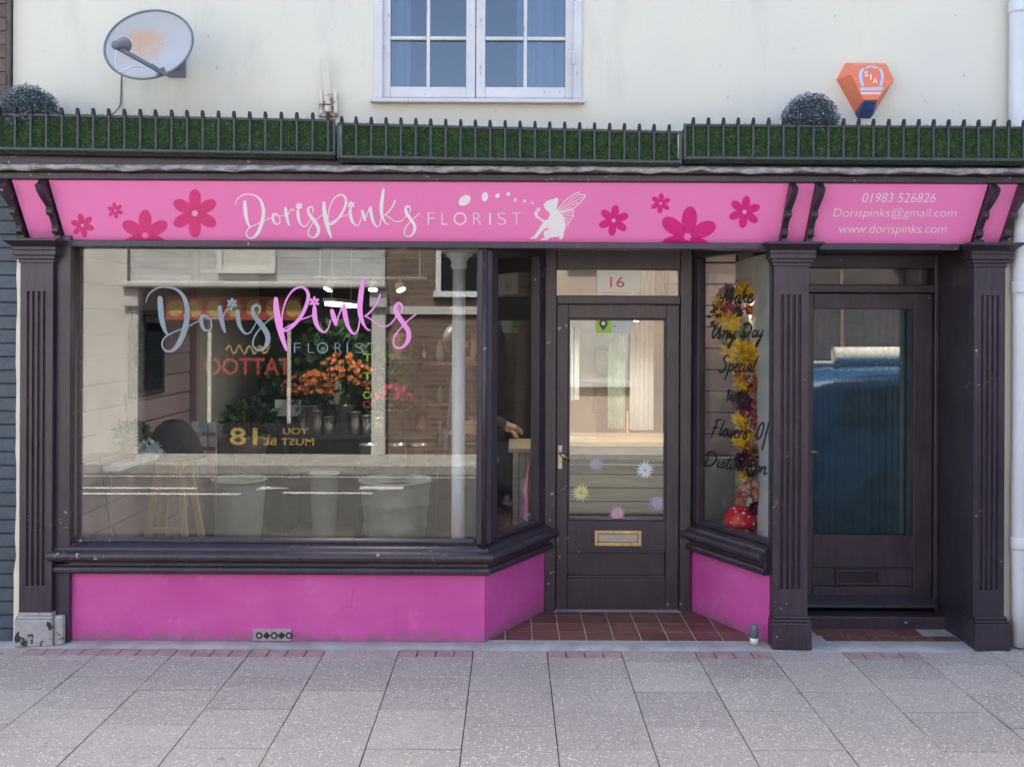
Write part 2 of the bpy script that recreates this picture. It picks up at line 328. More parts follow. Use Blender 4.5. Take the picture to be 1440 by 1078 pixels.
M = dict(
    dark=paint_dark(), worn=paint_worn(), cream=render_cream(), riser=riser_pink(), slab=slab_mat(), tile=tile_mat(),
    fascia=plain('glossy_pink_sign_panel', (.92, .24, .56), .36, .03, 1.5), glass=glass_mat('shop_window_glass', .068), glass2=glass_mat('upper_window_glass', .10, (.55, .64, .76), .05),
    white=weathered_white(), whiteclean=plain('white_paint', (.72, .73, .74), .5, .06, 5), lead=lead_mat(),
    iron=plain('black_painted_iron', (.036, .043, .053), .45, .3, 30, .15), pipe=plain('white_downpipe_paint', (.60, .62, .65), .45, .07, 3, .1),
    turf=turf_mat(), turfbase=plain('turf_backing', (.035, .09, .038), .9),
    letter=plain('white_vinyl_lettering', (.92, .88, .92), .4, .02), pinkvinyl=plain('pink_vinyl_lettering', (.78, .27, .66), .4, .02),
    silver=plain('silver_blue_vinyl_lettering', (.20, .26, .30), .35, .05), black=plain('black_vinyl_lettering', (.010, .010, .014), .4, .1),
    rose=plain('rose_motif_print', (.74, .055, .235), .38, .03), magenta=plain('magenta_motif_print', (.75, .022, .245), .38, .03),
    petalwhite=plain('pale_dot_print', (.85, .45, .62), .4, .02),
    brass=plain('aged_brass', (.50, .38, .20), .35, .25, 30, 0, 1.0), steel=plain('dull_steel', (.38, .37, .36), .4, .15, 20, 0, 1.0),
    concrete=plain('cement', (.33, .325, .33), .85, .22, 7, .35), grout=plain('grout', (.46, .43, .41), .9, .2, 20, .3), joint=plain('dark_joint_sand', (.10, .09, .088), .95, .3, 30, .3),
    paver=plain('faded_red_paver', (.35, .25, .235), .85, .2, 14, .3), asphalt=asphalt(), kerb=plain('granite_kerb', (.34, .33, .31), .8, .2, 12, .3),
    farslab=plain('pale_far_pavement', (.34, .33, .305), .85, .18, 3, .2), linepaint=plain('road_marking_paint', (.55, .55, .52), .7, .3, 9, .2),
    whitebrick=brick_tex('white_painted_brick', (.57, .58, .59), (.46, .47, .48), (.36, .355, .34)), brownbrick=brick_tex('brown_stock_brick', (.20, .135, .105), (.14, .095, .08), (.25, .23, .21)),
    bluebrick=brick_tex('slate_blue_painted_brick', (.055, .075, .10), (.042, .060, .085), (.022, .032, .045)),
    bluepaint=plain('slate_blue_masonry_paint', (.052, .074, .100), .55, .22, 12, .3), brownpiece=plain('brown_brick_face', (.12, .085, .08), .85, .3, 16, .5), mortar=plain('brick_mortar', (.05, .066, .085), .9, .2, 30, .3),
    mortar2=plain('grey_mortar', (.19, .17, .16), .9, .2, 30, .3),
    orange=plain('orange_alarm_plastic', (.74, .20, .105), .42, .05, 3), blue=plain('blue_alarm_plastic', (.025, .085, .25), .4, .08, 3), badge=plain('pale_blue_print', (.47, .52, .70), .5, .04),
    dish=rust_dish(), lnb=plain('grey_plastic', (.13, .155, .19), .5, .1), cable=plain('brown_grey_cable', (.19, .16, .15), .6), whitecable=plain('white_cable', (.7, .7, .7), .5),
    rusty=rusty_white(), topiary=leafy('frosted_box_leaf', (.018, .035, .040), (.30, .36, .42), .55), topbase=plain('dark_foliage_core', (.015, .028, .03), .9),
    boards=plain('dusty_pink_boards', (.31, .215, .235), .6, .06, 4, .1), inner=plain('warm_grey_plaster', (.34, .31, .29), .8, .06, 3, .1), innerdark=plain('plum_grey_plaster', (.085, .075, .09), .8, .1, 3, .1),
    tan=plain('tan_plaster', (.36, .27, .22), .8, .06, 3), floor=wood_mat('brown_floor_boards', (.16, .11, .08), (.24, .17, .12)), ceil=plain('off_white_ceiling', (.55, .52, .47), .85, .05, 2),
    wood=wood_mat('pale_pine', (.42, .28, .16), (.55, .40, .24), (14, 14, 1.5)), pallet=wood_mat('grey_pallet_wood', (.27, .225, .19), (.40, .34, .28)), oak=wood_mat('light_wood_board', (.50, .36, .22), (.62, .47, .30)),
    coat=plain('navy_black_fabric', (.012, .014, .024), .85, .3, 30, .3), tub=plain('grey_zinc_tub', (.26, .28, .29), .55, .15, 10, .15), planter=plain('pale_grey_planter', (.27, .285, .29), .7, .1, 6, .1),
    bucket=plain('polished_steel_bucket', (.74, .74, .74), .20, .1, 10, 0, .75), black2=plain('matt_black', (.014, .014, .02), .6, .2), terracotta=plain('terracotta', (.30, .10, .055), .8, .15, 10, .2),
    leaf=leafy('green_leaf', (.012, .035, .014), (.05, .10, .035)), orangef=leafy('orange_petal', (.42, .13, .03), (.24, .045, .015)), pinkf=leafy('pink_petal', (.62, .05, .20), (.45, .02, .10)),
    yellowf=leafy('yellow_petal', (.72, .30, .01), (.98, .72, .06)), maroonf=leafy('maroon_petal', (.08, .008, .03), (.15, .012, .045)), rustf=leafy('rust_leaf', (.42, .035, .035), (.60, .20, .09)), palef=leafy('peach_leaf', (.72, .38, .24), (.55, .14, .10)),
    cardm=leafy('printed_card', (.70, .68, .62), (.38, .45, .52)), notice=plain('pale_notice_paper', (.55, .60, .60), .7, .05), red=plain('red_gloss_cap', (.68, .015, .03), .18, .06, 4), spot=plain('white_spot_print', (.85, .80, .80), .4),
    gold=plain('gold_print', (.46, .32, .10), .5, .1), redsign=plain('red_signboard', (.36, .05, .035), .55, .1), pinkcloth=plain('pink_cloth', (.72, .27, .48), .85, .08, 12, .3), sky=plain('pale_blue_plastic', (.24, .50, .70), .4),
    lamp=emit('lit_lamp_face', (1, .93, .80), 5.0), tube=emit('lit_tube_face', (1, .95, .84), 2.2), green=plain('lime_green_print', (.30, .55, .06), .5, .03),
    curtain=plain('white_curtain', (.70, .68, .66), .9, .05, 6), stripe=plain('pale_green_drape', (.42, .50, .40), .9, .2, 14), blackglass=plain('dark_shop_glass', (.012, .015, .018), .06, .2),
    skin=plain('skin', (.50, .27, .19), .5, .05, 9), hair=plain('dark_brown_hair', (.018, .012, .010), .5, .3, 40), jumper=plain('charcoal_knit', (.030, .030, .040), .9, .15, 60, .4), trousers=plain('dark_denim', (.02, .025, .045), .85, .15, 50),
    carpaint=plain('blue_car_paint', (.022, .105, .24), .18, .03, 2, 0, .0, .6), tyre=plain('tyre_rubber', (.02, .02, .02), .85), alloy=plain('wheel_alloy', (.45, .46, .48), .35, .05, 5, 0, .8), cream2=plain('cream_roll_cloth', (.85, .82, .72), .8, .06, 6, .2),
    lampred=plain('tail_lamp_red', (.4, .01, .01), .2), stone=plain('limewashed_pilaster', (.57, .56, .53), .8, .1, 4, .2), redprint=plain('red_number_print', (.62, .06, .16), .5), plate=plain('pale_number_plate', (.86, .87, .83), .6, .04),
    blind=plain('pale_slat_blind', (.62, .62, .58), .7), roofslate=plain('roof_slate', (.07, .07, .08), .7, .25, 8, .3), daisyw=plain('frosted_white_sticker', (.62, .68, .68), .6), daisyy=plain('frosted_yellow_sticker', (.66, .64, .28), .6), daisyp=plain('frosted_lilac_sticker', (.42, .36, .50), .6), daisyk=plain('frosted_pink_sticker', (.62, .34, .48), .6),
)

# ------------------------------------------------------------------ flat print helpers (lettering and motifs laid on a real surface)
def catmull(P, n=7):
    out = []
    for i in range(len(P)-1):
        p0, p1, p2, p3 = P[max(i-1, 0)], P[i], P[i+1], P[min(i+2, len(P)-1)]
        for k in range(n):
            t = k/n
            out.append(tuple(.5*((2*b) + (c-a)*t + (2*a-5*b+4*c-d)*t*t + (3*b-a-3*c+d)*t**3) for a, b, c, d in zip(p0, p1, p2, p3)))
    out.append(P[-1]); return out
def ribbons(strokes, fmap, base=.0012, n=7):
    """strokes: lists of (x, y, half width); fmap(x, y, off) puts a point on the surface. Depth climbs a little along each stroke so crossings never share a plane."""
    mb = MB(); off = base
    for st in strokes:
        P = catmull(st, n); L = []; R = []
        for i, (x, y, w) in enumerate(P):
            a = P[max(i-1, 0)]; b = P[min(i+1, len(P)-1)]
            dx, dy = b[0]-a[0], b[1]-a[1]; l = hypot(dx, dy) or 1
            nx, ny = -dy/l, dx/l; w = max(w, .3); o = off + i*6e-6
            L.append(fmap(x+nx*w, y+ny*w, o)); R.append(fmap(x-nx*w, y-ny*w, o))
        k = len(P); mb.add(L+R, [(i, i+1, k+i+1, k+i) for i in range(k-1)])
        for (x, y, w), (x2, y2, _), o in ((P[0], P[1], off), (P[-1], P[-2], off + k*6e-6)):
            a0 = atan2(y-y2, x-x2); pts = [fmap(x+w*cos(a0-pi/2+pi*j/6), y+w*sin(a0-pi/2+pi*j/6), o) for j in range(7)]
            mb.add(pts, [tuple(range(7))])
        off += 9e-4 / max(6, len(strokes)) + k*6e-6*.15
    return mb
def fill(polys, fmap, off=.0015):
    mb = MB()
    for poly in polys:
        mb.add([fmap(x, y, off) for x, y in poly], [tuple(range(len(poly)))])
    return mb
def flat_part(name, mb, m, parent):
    me = bpy.data.meshes.new(name); me.from_pydata([tuple(v) for v in mb.v], [], mb.f)
    bm = bmesh.new(); bm.from_mesh(me); bmesh.ops.triangulate(bm, faces=[f for f in bm.faces if len(f.verts) > 4])
    bm.to_mesh(me); bm.free()
    return part(name, me, m, parent)
FONT_CACHE = {}
def text_polys(txt, offset=0.0, spacing=1.0):
    key = (txt, offset, spacing)
    if key not in FONT_CACHE:
        cu = bpy.data.curves.new('t', 'FONT'); cu.body = txt; cu.offset = offset; cu.space_character = spacing; cu.resolution_u = 4
        o = bpy.data.objects.new('t', cu); COL.objects.link(o)
        dg = bpy.context.evaluated_depsgraph_get(); me = bpy.data.meshes.new_from_object(o.evaluated_get(dg))
        vs = [(v.co.x, v.co.y) for v in me.vertices]; fs = [tuple(p.vertices) for p in me.polygons]
        bpy.data.objects.remove(o); bpy.data.meshes.remove(me)
        x0, x1 = min(v[0] for v in vs), max(v[0] for v in vs); y0, y1 = min(v[1] for v in vs), max(v[1] for v in vs)
        FONT_CACHE[key] = ([((x-x0)/(x1-x0), (y-y0)/(y1-y0)) for x, y in vs], fs)
    return FONT_CACHE[key]
def text_mb(txt, box, fmap, off=.0015, shear=0.0, offset=0.0, spacing=1.0):
    vs, fs = text_polys(txt, offset, spacing); x0, y0, x1, y1 = box     # y0 is the top, y1 the foot
    sh = shear*abs(y1-y0)
    return MB().add([fmap(x0 + u*(x1-x0-sh) + v*sh, y1 + v*(y0-y1), off) for u, v in vs], fs)
def flower_polys(cx, cy, r, rot=0, n=6, clip=None):
    out = []
    for k in range(n):
        a = rot + 2*pi*k/n; P = []
        for j in range(17):
            t = j/16*2 - 1
            s = .55 + .45*cos(pi*t); w = .27*sin(pi*t)*(.55 + .45*cos(pi*t*.5)**.5 if abs(t) < 1 else .55)
            P.append((cx + r*(s*cos(a) - w*sin(a)), cy + r*(s*sin(a) + w*cos(a))))
        P = P[:-1]
        if clip is not None:
            q = []
            for i in range(len(P)):
                a_, b_ = P[i], P[(i+1) % len(P)]
                if a_[1] <= clip: q.append(a_)
                if (a_[1] <= clip) != (b_[1] <= clip):
                    t = (clip-a_[1])/(b_[1]-a_[1]); q.append((a_[0]+(b_[0]-a_[0])*t, clip))
            P = q
        if len(P) > 2: out.append(P)
    return out
def disc(cx, cy, r, n=14, ry=None, rot=0):
    ry = ry or r
    return [(cx + r*cos(2*pi*k/n)*cos(rot) - ry*sin(2*pi*k/n)*sin(rot), cy + r*cos(2*pi*k/n)*sin(rot) + ry*sin(2*pi*k/n)*cos(rot)) for k in range(n)]

# ------------------------------------------------------------------ ground, road, pavements
road = structure(part('road', MB().box(-60, 60, -6.6, -1.9, -.30, -.11), M['asphalt']))
ground = structure(part('ground', MB().box(-150, 150, -150, 150, -.42, -.31), M['asphalt']))
pavement = structure(part('pavement', MB().box(-14, 14, -1.77, .02, -.30, -.022), M['joint']))
SLABS = {}
def slab_mesh(lx, ly, kind):
    key = (round(lx, 3), round(ly, 3), kind)
    if key not in SLABS:
        mb = MB(); h = .022
        e = .002
        x, y = lx/2, ly/2
        mb.add([(-x,-y,-h),(x,-y,-h),(x,y,-h),(-x,y,-h),(-x,-y,-e),(x,-y,-e),(x,y,-e),(-x,y,-e),(-x+e,-y+e,0),(x-e,-y+e,0),(x-e,y-e,0),(-x+e,y-e,0)],
               [(0,1,5,4),(1,2,6,5),(2,3,7,6),(3,0,4,7),(4,5,9,8),(5,6,10,9),(6,7,11,10),(7,4,8,11),(8,9,10,11),(3,2,1,0)])
        SLABS[key] = mb.mesh('paving_slab'); SLABS[key].materials.append(M[kind])
    return SLABS[key]
def place(name, me, parent, loc, rot=(0,0,0)):
    o = bpy.data.objects.new(name, me); COL.objects.link(o); o.parent = parent
    base = Vector((0,0,0)); p = parent
    while p is not None: base += p.location; p = p.parent
    o.location = Vector(loc) - base; o.rotation_euler = rot; return o
rs = random.Random(3)
RED = {-6, -5, -3, -1, 1, 3, 5}
for c in range(-13, 13):
    xa = -.202 + .4*c; xm = xa + .2
    starts = [-.27, -.67, -1.07, -1.47, -1.772] if c % 2 == 0 else [-.095, -.495, -.895, -1.295, -1.695, -1.772]
    if c % 2 == 0: starts = [-.095 if c not in (-5, -3, -1, 1, 3, 5) else -.2] + starts
    if c in RED or (c % 2 == 0 and c in (-6, -4)):
        depth = .11; cut = -.095 - depth
        for k in range(4):
            place('paver', slab_mesh(.094, depth-.006, 'paver'), pavement, (xa + .05 + .1*k, -.095-depth/2, rs.uniform(-.002, .001)), (rs.uniform(-.008, .008), rs.uniform(-.01, .01), rs.uniform(-.012, .012)))
        starts = [cut] + [s for s in starts if s < cut - .05]
    for a, b in zip(starts[:-1], starts[1:]):
        l = a - b
        if l < .04: continue
        place('paving_slab', slab_mesh(.3955, l-.0065, 'slab'), pavement, (xm, (a+b)/2, rs.uniform(-.003, .001)), (rs.uniform(-.003, .003), rs.uniform(-.003, .003), rs.uniform(-.002, .002)))
ap = MB(); N = 130
for i in range(N+1):                                   # trowelled cement strip along the foot of the shop
    x = -5.4 + 10.8*i/N; w = .095 + .010*sin(i*1.7) + rs.uniform(-.006, .006)
    ap.add([(x, -w, -.012), (x, -w+.012, .002 + rs.uniform(0, .002)), (x, -.03, .006 + rs.uniform(0, .003)), (x, .05, .008)], [])
ap.f = [(4*i+j, 4*i+4+j, 4*i+5+j, 4*i+1+j) for i in range(N) for j in range(3)]
part('cement_strip', ap, M['concrete'], pavement, smooth=True)
part('kerb', MB().box(-30, 30, -1.9, -1.775, -.30, -.004), M['kerb'], pavement, bevel=.012)
far_pavement = structure(part('far_pavement', MB().box(-40, 40, -7.7, -6.73, -.30, .0), M['farslab']))
part('kerb', MB().box(-40, 40, -6.73, -6.6, -.30, .003), M['kerb'], far_pavement, bevel=.012)
def marking(pts):
    return structure(part('road_marking', MB().extrude([(x, y, -.106) for x, y in pts], (0, 0, .003)), M['linepaint']))
marking([(-9, -5.05), (-3.0, -5.05), (-3.0, -5.15), (-9, -5.15)])
marking([(-9, -5.42), (-3.6, -5.42), (-3.6, -5.52), (-9, -5.52)])
marking([(-2.55, -5.15), (-1.55, -5.15), (-1.55, -5.25), (-2.55, -5.25)])
marking([(-2.9, -5.62), (-2.55, -5.5), (-2.9, -5.38)])
marking([(-1.75, -5.45), (-1.25, -5.45), (-1.25, -5.65), (-1.75, -5.65)])
marking([(-40, -6.30), (40, -6.30), (40, -6.34), (-40, -6.34)])

# ------------------------------------------------------------------ the florist's building
shop = thing('florist_shop', 'cream rendered florist shop with dark timber shopfront and pink signboard', 'shop', (0, .3, 0))
WY = .06
wx0, wx1 = XP(524, WY), XP(817, WY); wz0, wz1 = ZP(147, WY), 4.32
w = MB()
w.box(-2.80, wx0, WY, .30, 2.55, 5.5).box(wx1, 3.4, WY, .30, 2.55, 5.5).box(wx0, wx1, WY, .30, 2.55, wz0).box(wx0, wx1, WY, .30, wz1, 5.5)
part('upper_wall', w, M['cream'], shop)
b = MB(); b.box(-2.80, -2.70, .301, 6.0, 0, 5.5).box(3.3, 3.4, .301, 6.0, -.02, 5.5).box(-2.699, 3.299, 5.9, 6.0, -.02, 5.5)
part('outer_wall', b, M['cream'], shop)
rf = MB().extrude([(-2.85, -.05, 5.5), (-2.85, 3.1, 6.9), (-2.85, 6.1, 5.5), (-2.85, 6.1, 5.4), (-2.85, -.05, 5.4)], (6.3, 0, 0))
part('roof', rf, M['roofslate'], shop)
# interior shell
part('ceiling', MB().box(-2.69, 3.29, .08, 5.89, 2.45, 2.54), M['ceil'], shop)
part('floor', MB().box(-2.69, 1.50, .12, 5.89, -.10, .004), M['floor'], shop)
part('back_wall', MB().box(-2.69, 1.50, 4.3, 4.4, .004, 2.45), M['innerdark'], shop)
part('back_wall', MB().box(.25, 1.30, 2.9, 2.98, .004, 2.45), M['tan'], shop)
part('partition_wall', MB().box(1.50, 1.62, .05, 5.8, .0, 2.44), M['inner'], shop)
side = part('side_wall', MB().box(-2.69, -2.56, .16, 4.3, .004, 2.45), M['inner'], shop)
bm_ = MB().box(-.009, .009, -.93, .93, -.0705, .0705).mesh('wall_board'); bm_.materials.append(M['boards'])
for k in range(15):
    place('wall_board', bm_, side, (-2.549, 1.28, .09 + .152*k + .01))
part('wall_post', MB().box(-2.56, -2.49, 2.22, 2.30, .004, 2.45), M['boards'], side)
mr = thing('wall_mirror', 'dark framed mirror hanging on the pink boarded side wall', 'mirror', (-2.535, 1.31, 1.27))
part('frame', MB().box(-2.538, -2.515, 1.01, 1.04, 1.27, 1.86).box(-2.538, -2.515, 1.58, 1.61, 1.27, 1.86).box(-2.538, -2.515, 1.04, 1.58, 1.27, 1.30).box(-2.538, -2.515, 1.04, 1.58, 1.83, 1.86), M['black2'], mr)
part('mirror_glass', MB().box(-2.536, -2.525, 1.04, 1.58, 1.30, 1.83), M['blackglass'], mr)
# boarded screen behind the right-hand display window
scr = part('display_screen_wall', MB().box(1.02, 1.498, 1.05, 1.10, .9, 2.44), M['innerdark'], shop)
bm2 = MB().box(-.225, .225, -.009, .009, -.0655, .0655).mesh('wall_board'); bm2.materials.append(M['boards'])
for k in range(11):
    place('wall_board', bm2, scr, (1.262, 1.040, .98 + .142*k))
part('display_shelf', MB().extrude([(1.498, .06, .47), (1.498, 1.048, .47), (1.02, 1.048, .47), (1.02, .70, .47), (1.17, .68, .47), (1.485, .06, .47)], (0, 0, .03)), M['inner'], shop)
part('display_lining', MB().box(1.480, 1.498, .10, 1.03, .502, 2.19), M['curtain'], shop)
part('display_back', MB().box(1.02, 1.46, .93, .96, .502, .90), M['planter'], shop)

# upper window
FY = .10
win = part('upper_window', MB().box(wx0, wx0+.05, WY-.012, .20, wz0+.03, wz1).box(wx1-.05, wx1, WY-.012, .20, wz0+.03, wz1).box(wx0+.05, wx1-.05, WY-.012, .20, wz1-.05, wz1), M['white'], shop, bevel=.006)
part('sill', MB().extrude([(wx0-.012, WY-.05, wz0), (wx0-.012, WY-.05, wz0+.022), (wx0-.012, .2, wz0+.038), (wx0-.012, .2, wz0)], (wx1-wx0+.024, 0, 0)), M['white'], win, bevel=.004)
part('reveal', MB().box(wx0, wx1, .255, .27, wz0, wz0+.02), M['white'], win)
cx = [(XP(535, FY), XP(667, FY)), (XP(668, FY), XP(806, FY))]
for i, (a, b2) in enumerate(cx):
    z0, z1 = wz0+.04, wz1-.052
    st, br = .052, .062
    fr = MB().box(a, a+st, FY-.022, FY+.022, z0, z1).box(b2-st, b2, FY-.022, FY+.022, z0, z1).box(a+st, b2-st, FY-.022, FY+.022, z0, z0+br).box(a+st, b2-st, FY-.022, FY+.022, z1-st, z1)
    cas = part('casement', fr, M['white'], win, bevel=.005)
    m = (a+b2)/2; rows = 4; zi0, zi1 = z0+br, z1-st; ph = .255
    zz = [zi0]
    while zz[-1] + ph < zi1 - .1: zz.append(zz[-1] + ph + .02)
    zz.append(zi1)
    bars = MB().box(m-.010, m+.010, FY-.018, FY+.018, zi0, zi1)
    for z in zz[1:-1]: bars.box(a+st, m-.0102, FY-.0165, FY+.0165, z-.010, z+.010).box(m+.0102, b2-st, FY-.0165, FY+.0165, z-.010, z+.010)
    part('glazing_bar', bars, M['white'], win, bevel=.003)
    for j in range(len(zz)-1):
        for x0_, x1_ in ((a+st, m-.010), (m+.010, b2-st)):
            tl = random.uniform(-.004, .004)
            part('pane', MB().extrude([(x0_+.001, FY+.004+tl*.3, zz[j]+.001), (x1_-.001, FY+.004-tl*.3, zz[j]+.001), (x1_-.001, FY+.004-tl*.3, zz[j+1]-.001), (x0_+.001, FY+.004+tl*.3, zz[j+1]-.001)], (0, .004, 0)), M['glass2'], win)
for z in (wz0+.22, wz0+.88): part('hinge', MB().box(wx1-.054, wx1-.040, WY-.022, WY-.012, z, z+.075), M['white'], win, bevel=.003)
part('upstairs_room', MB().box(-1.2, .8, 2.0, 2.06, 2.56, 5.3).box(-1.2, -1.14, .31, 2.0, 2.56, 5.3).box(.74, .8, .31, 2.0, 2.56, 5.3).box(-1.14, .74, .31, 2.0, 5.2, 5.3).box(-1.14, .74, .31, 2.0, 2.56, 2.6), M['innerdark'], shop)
def drape(x0, x1, y, z0, z1, folds, amp=.02, n=None, sag=0):
    mb = MB(); n = n or folds*6
    for i in range(n+1):
        u = i/n; x = x0 + (x1-x0)*u; yy = y + amp*sin(u*folds*2*pi) + amp*.4*sin(u*folds*5.1)
        for j in range(5):
            v = j/4; mb.v.append((x + .3*(v*(1-v))*amp*sin(i), yy*1.0 + amp*.3*v*cos(i*.7), z0 + (z1-z0)*v))
    mb.f = [(5*i+j, 5*i+5+j, 5*i+6+j, 5*i+1+j) for i in range(n) for j in range(4)]
    return mb
cur = tag(part('curtain', drape(.02, .36, .30, 2.65, 4.5, 6, .022), M['curtain'], smooth=True), 'white folded curtain hanging inside the upper casement window', 'curtain')
cur2 = tag(part('curtain', drape(-.80, -.60, .30, 2.65, 4.5, 3, .02), M['curtain'], smooth=True), 'narrow white curtain edge inside the window by the hinge-less left casement', 'curtain')

# stall riser, sills
ANG_L = [(-2.535, 0), (-.146, 0), (.226, .62)]; ANG_R = [(1.108, .62), (1.432, .0)]
def wall_prof(z0, z1, t=.12, o=0): return [(o, z0), (o, z1), (-t, z1), (-t, z0)]
part('stall_riser', MB().sweep(wall_prof(.0, .398, .10), ANG_L), M['riser'], shop)
part('stall_riser', MB().sweep(wall_prof(.0, .398, .10), ANG_R), M['riser'], shop)
SILL = [(.002, .386), (.040, .388), (.050, .398), (.052, .412), (.046, .426), (.030, .434), (.030, .452), (.062, .462), (.080, .474), (.084, .490), (.078, .506), (.058, .515), (.040, .518), (.034, .532), (-.02, .551), (-.07, .556), (-.07, .39)]
part('window_sill', MB().sweep(SILL, ANG_L), M['dark'], shop, bevel=.004)
part('window_sill', MB().sweep(SILL, ANG_R), M['dark'], shop, bevel=.004)
GZ0, GZ1 = .556, 2.183
# main window frame and pane
gx0, gx1 = XP(102, .05), XP(671, .05)
fr = MB().box(-2.53, gx0, -.004, .085, .545, 2.245).box(gx0, -.20, .0, .085, GZ1, 2.245).box(gx0, -.20, .012, .085, .548, .566)
part('window_frame', fr, M['dark'], shop, bevel=.006)
part('corner_post', MB().extrude([(gx1, .0, .548), (-.178, -.012, .548), (-.146, -.018, .548), (-.112, .012, .548), (-.080, .092, .548), (-.125, .118, .548), (gx1, .085, .548)], (0, 0, 1.636)), M['dark'], shop, bevel=.007)
part('post_bead', MB().tube([(-.150, -.022, .52), (-.150, -.022, 2.182)], .014, 10), M['dark'], shop, smooth=True)
pane = part('window_pane', MB().box(gx0-.004, gx1+.004, .048, .054, .560, GZ1+.004), M['glass'], shop)
PG = Plane((0, .048, 0), (0, -1, 0))
# angled windows
def angled(p, q, zt, name):
    p, q = Vector(p), Vector(q); d = (q-p).normalized(); n = Vector((d.y, -d.x)); L = (q-p).length
    U = Vector((d.x, d.y, 0)); Nn = Vector((n.x, n.y, 0)); Z = Vector((0, 0, 1)); B = Vector((p.x, p.y, 0))
    def bar(u0, u1, z0, z1, o0=-.06, o1=.0):
        return (B + U*(u0+u1)/2 + Nn*(o0+o1)/2 + Z*(z0+z1)/2, U, Nn, Z, (u1-u0)/2, (o1-o0)/2, (z1-z0)/2)
    return B, U, Nn, Z, L, bar
B, U, Nn, Z, L, bar = angled((-.146, 0), (.226, .62), 0, '')
af = MB(); af.obox(*bar(.085, .130, .55, 2.185)); af.obox(*bar(L-.115, L-.005, .55, 2.185)); af.obox(*bar(.130, L-.115, .55, .575)); af.obox(*bar(.085, L-.005, 2.1852, 2.24))
part('window_frame', af, M['dark'], shop, bevel=.005)
agl = part('window_pane', MB().obox(*bar(.128, L-.113, .57, 2.187, -.036, -.030)), M['glass'], shop)
B, U, Nn, Z, L, bar = angled((1.108, .62), (1.432, .0), 0, '')
af = MB(); af.obox(*bar(.005, .072, .55, 2.185)); af.obox(*bar(L-.016, L-.0, .55, 2.185)); af.obox(*bar(.072, L-.016, .55, .575)); af.obox(*bar(.005, L, 2.1852, 2.24))
part('window_frame', af, M['dark'], shop, bevel=.005)
agr = part('window_pane', MB().obox(*bar(.070, L-.014, .57, 2.187, -.036, -.030)), M['glass'], shop)
PR = Plane(B + Nn*(-.030), Nn)
# soffit over the doorway and behind the fascia
part('soffit', MB().box(-2.53, 2.70, .006, .66, 2.246, 2.30), M['dark'], shop)
part('soffit', MB().box(1.60, 2.54, .02, .50, 2.195, 2.244), M['dark'], shop)
part('panel_lining', MB().box(1.50, 1.57, .0, .64, .0, 2.24), M['dark'], shop)

# entrance door in the lobby
DY = .62
dx0, dx1 = XP(783, DY), XP(955, DY); dt = ZP(428, DY); jx0, jx1 = XP(766, DY), XP(971, DY)
tz0, tz1 = ZP(415, DY), ZP(379, DY)
fr = MB().box(jx0, dx0-.003, DY-.04, DY+.06, .0, 2.245).box(dx1+.003, jx1, DY-.04, DY+.06, .0, 2.245)
fr.box(dx0-.003, dx1+.003, DY-.035, DY+.06, dt+.004, tz0).box(dx0-.003, dx1+.003, DY-.035, DY+.06, tz1, 2.245)
part('door_frame', fr, M['dark'], shop, bevel=.006)
tr = part('transom_pane', MB().box(dx0-.002, dx1+.002, DY+.012, DY+.018, tz0-.002, tz1+.002), M['glass'], shop)
PT = Plane((0, DY+.012, 0), (0, -1, 0))
nb = part('number_plate', MB().box(XP(839, DY), XP(901, DY), DY+.006, DY+.010, tz0+.02, tz1-.001), M['plate'], shop)
flat_part('house_number', text_mb('16', (858, 389, 878, 404), lambda x, y, o: Plane((0, DY+.006, 0), (0, -1, 0)).hit(x, y, o), .0012, 0, .0), M['redprint'], nb)
lx0, lx1 = XP(799, DY), XP(937, DY); lz0, lz1 = ZP(731, DY), ZP(447, DY)
py0, py1 = ZP(812, DY), ZP(772, DY)
d = MB().box(dx0, lx0, DY-.012, DY+.034, .012, dt).box(lx1, dx1, DY-.012, DY+.034, .012, dt).box(lx0, lx1, DY-.012, DY+.034, lz1, dt)
d.box(lx0, lx1, DY-.012, DY+.034, py1, lz0).box(lx0, lx1, DY-.012, DY+.034, .012, py0).box(lx0, lx1, DY+.022, DY+.033, py0, py1)
door = part('shop_door', d, M['dark'], shop, bevel=.004)
dm = MB()
for z0, z1, y0 in ((py0, py0+.016, DY-.009), (py1-.016, py1, DY-.009)): dm.box(lx0+.002, lx1-.002, y0, DY+.022, z0, z1)
for z0, z1 in ((lz0, lz0+.012), (lz1-.012, lz1)): dm.box(lx0+.0125, lx1-.0125, DY-.006, DY+.008, z0, z1)
dm.box(lx0, lx0+.012, DY-.006, DY+.008, lz0, lz1).box(lx1-.012, lx1, DY-.006, DY+.008, lz0, lz1)
part('moulding', dm, M['dark'], door, bevel=.004)
dp = part('door_pane', MB().box(lx0+.001, lx1-.001, DY+.010, DY+.016, lz0+.001, lz1-.001), M['glass'], door)
PD = Plane((0, DY+.010, 0), (0, -1, 0))
bx0, bx1, bz0, bz1 = XP(837, DY), XP(903, DY), ZP(766, DY), ZP(744, DY)
fl = .022
lb = MB().box(bx0, bx0+fl, DY-.022, DY-.0115, bz0, bz1).box(bx1-fl, bx1, DY-.022, DY-.0115, bz0, bz1).box(bx0+fl, bx1-fl, DY-.022, DY-.0115, bz0, bz0+fl).box(bx0+fl, bx1-fl, DY-.022, DY-.0115, bz1-fl, bz1)
part('letterbox_surround', lb, M['brass'], door, bevel=.003)
part('letterbox_flap', MB().box(bx0+fl+.002, bx1-fl-.002, DY-.017, DY-.0115, bz0+fl+.002, bz1-fl-.002), M['steel'], door, bevel=.002)
hx0, hx1 = XP(785, DY), XP(791.5, DY)
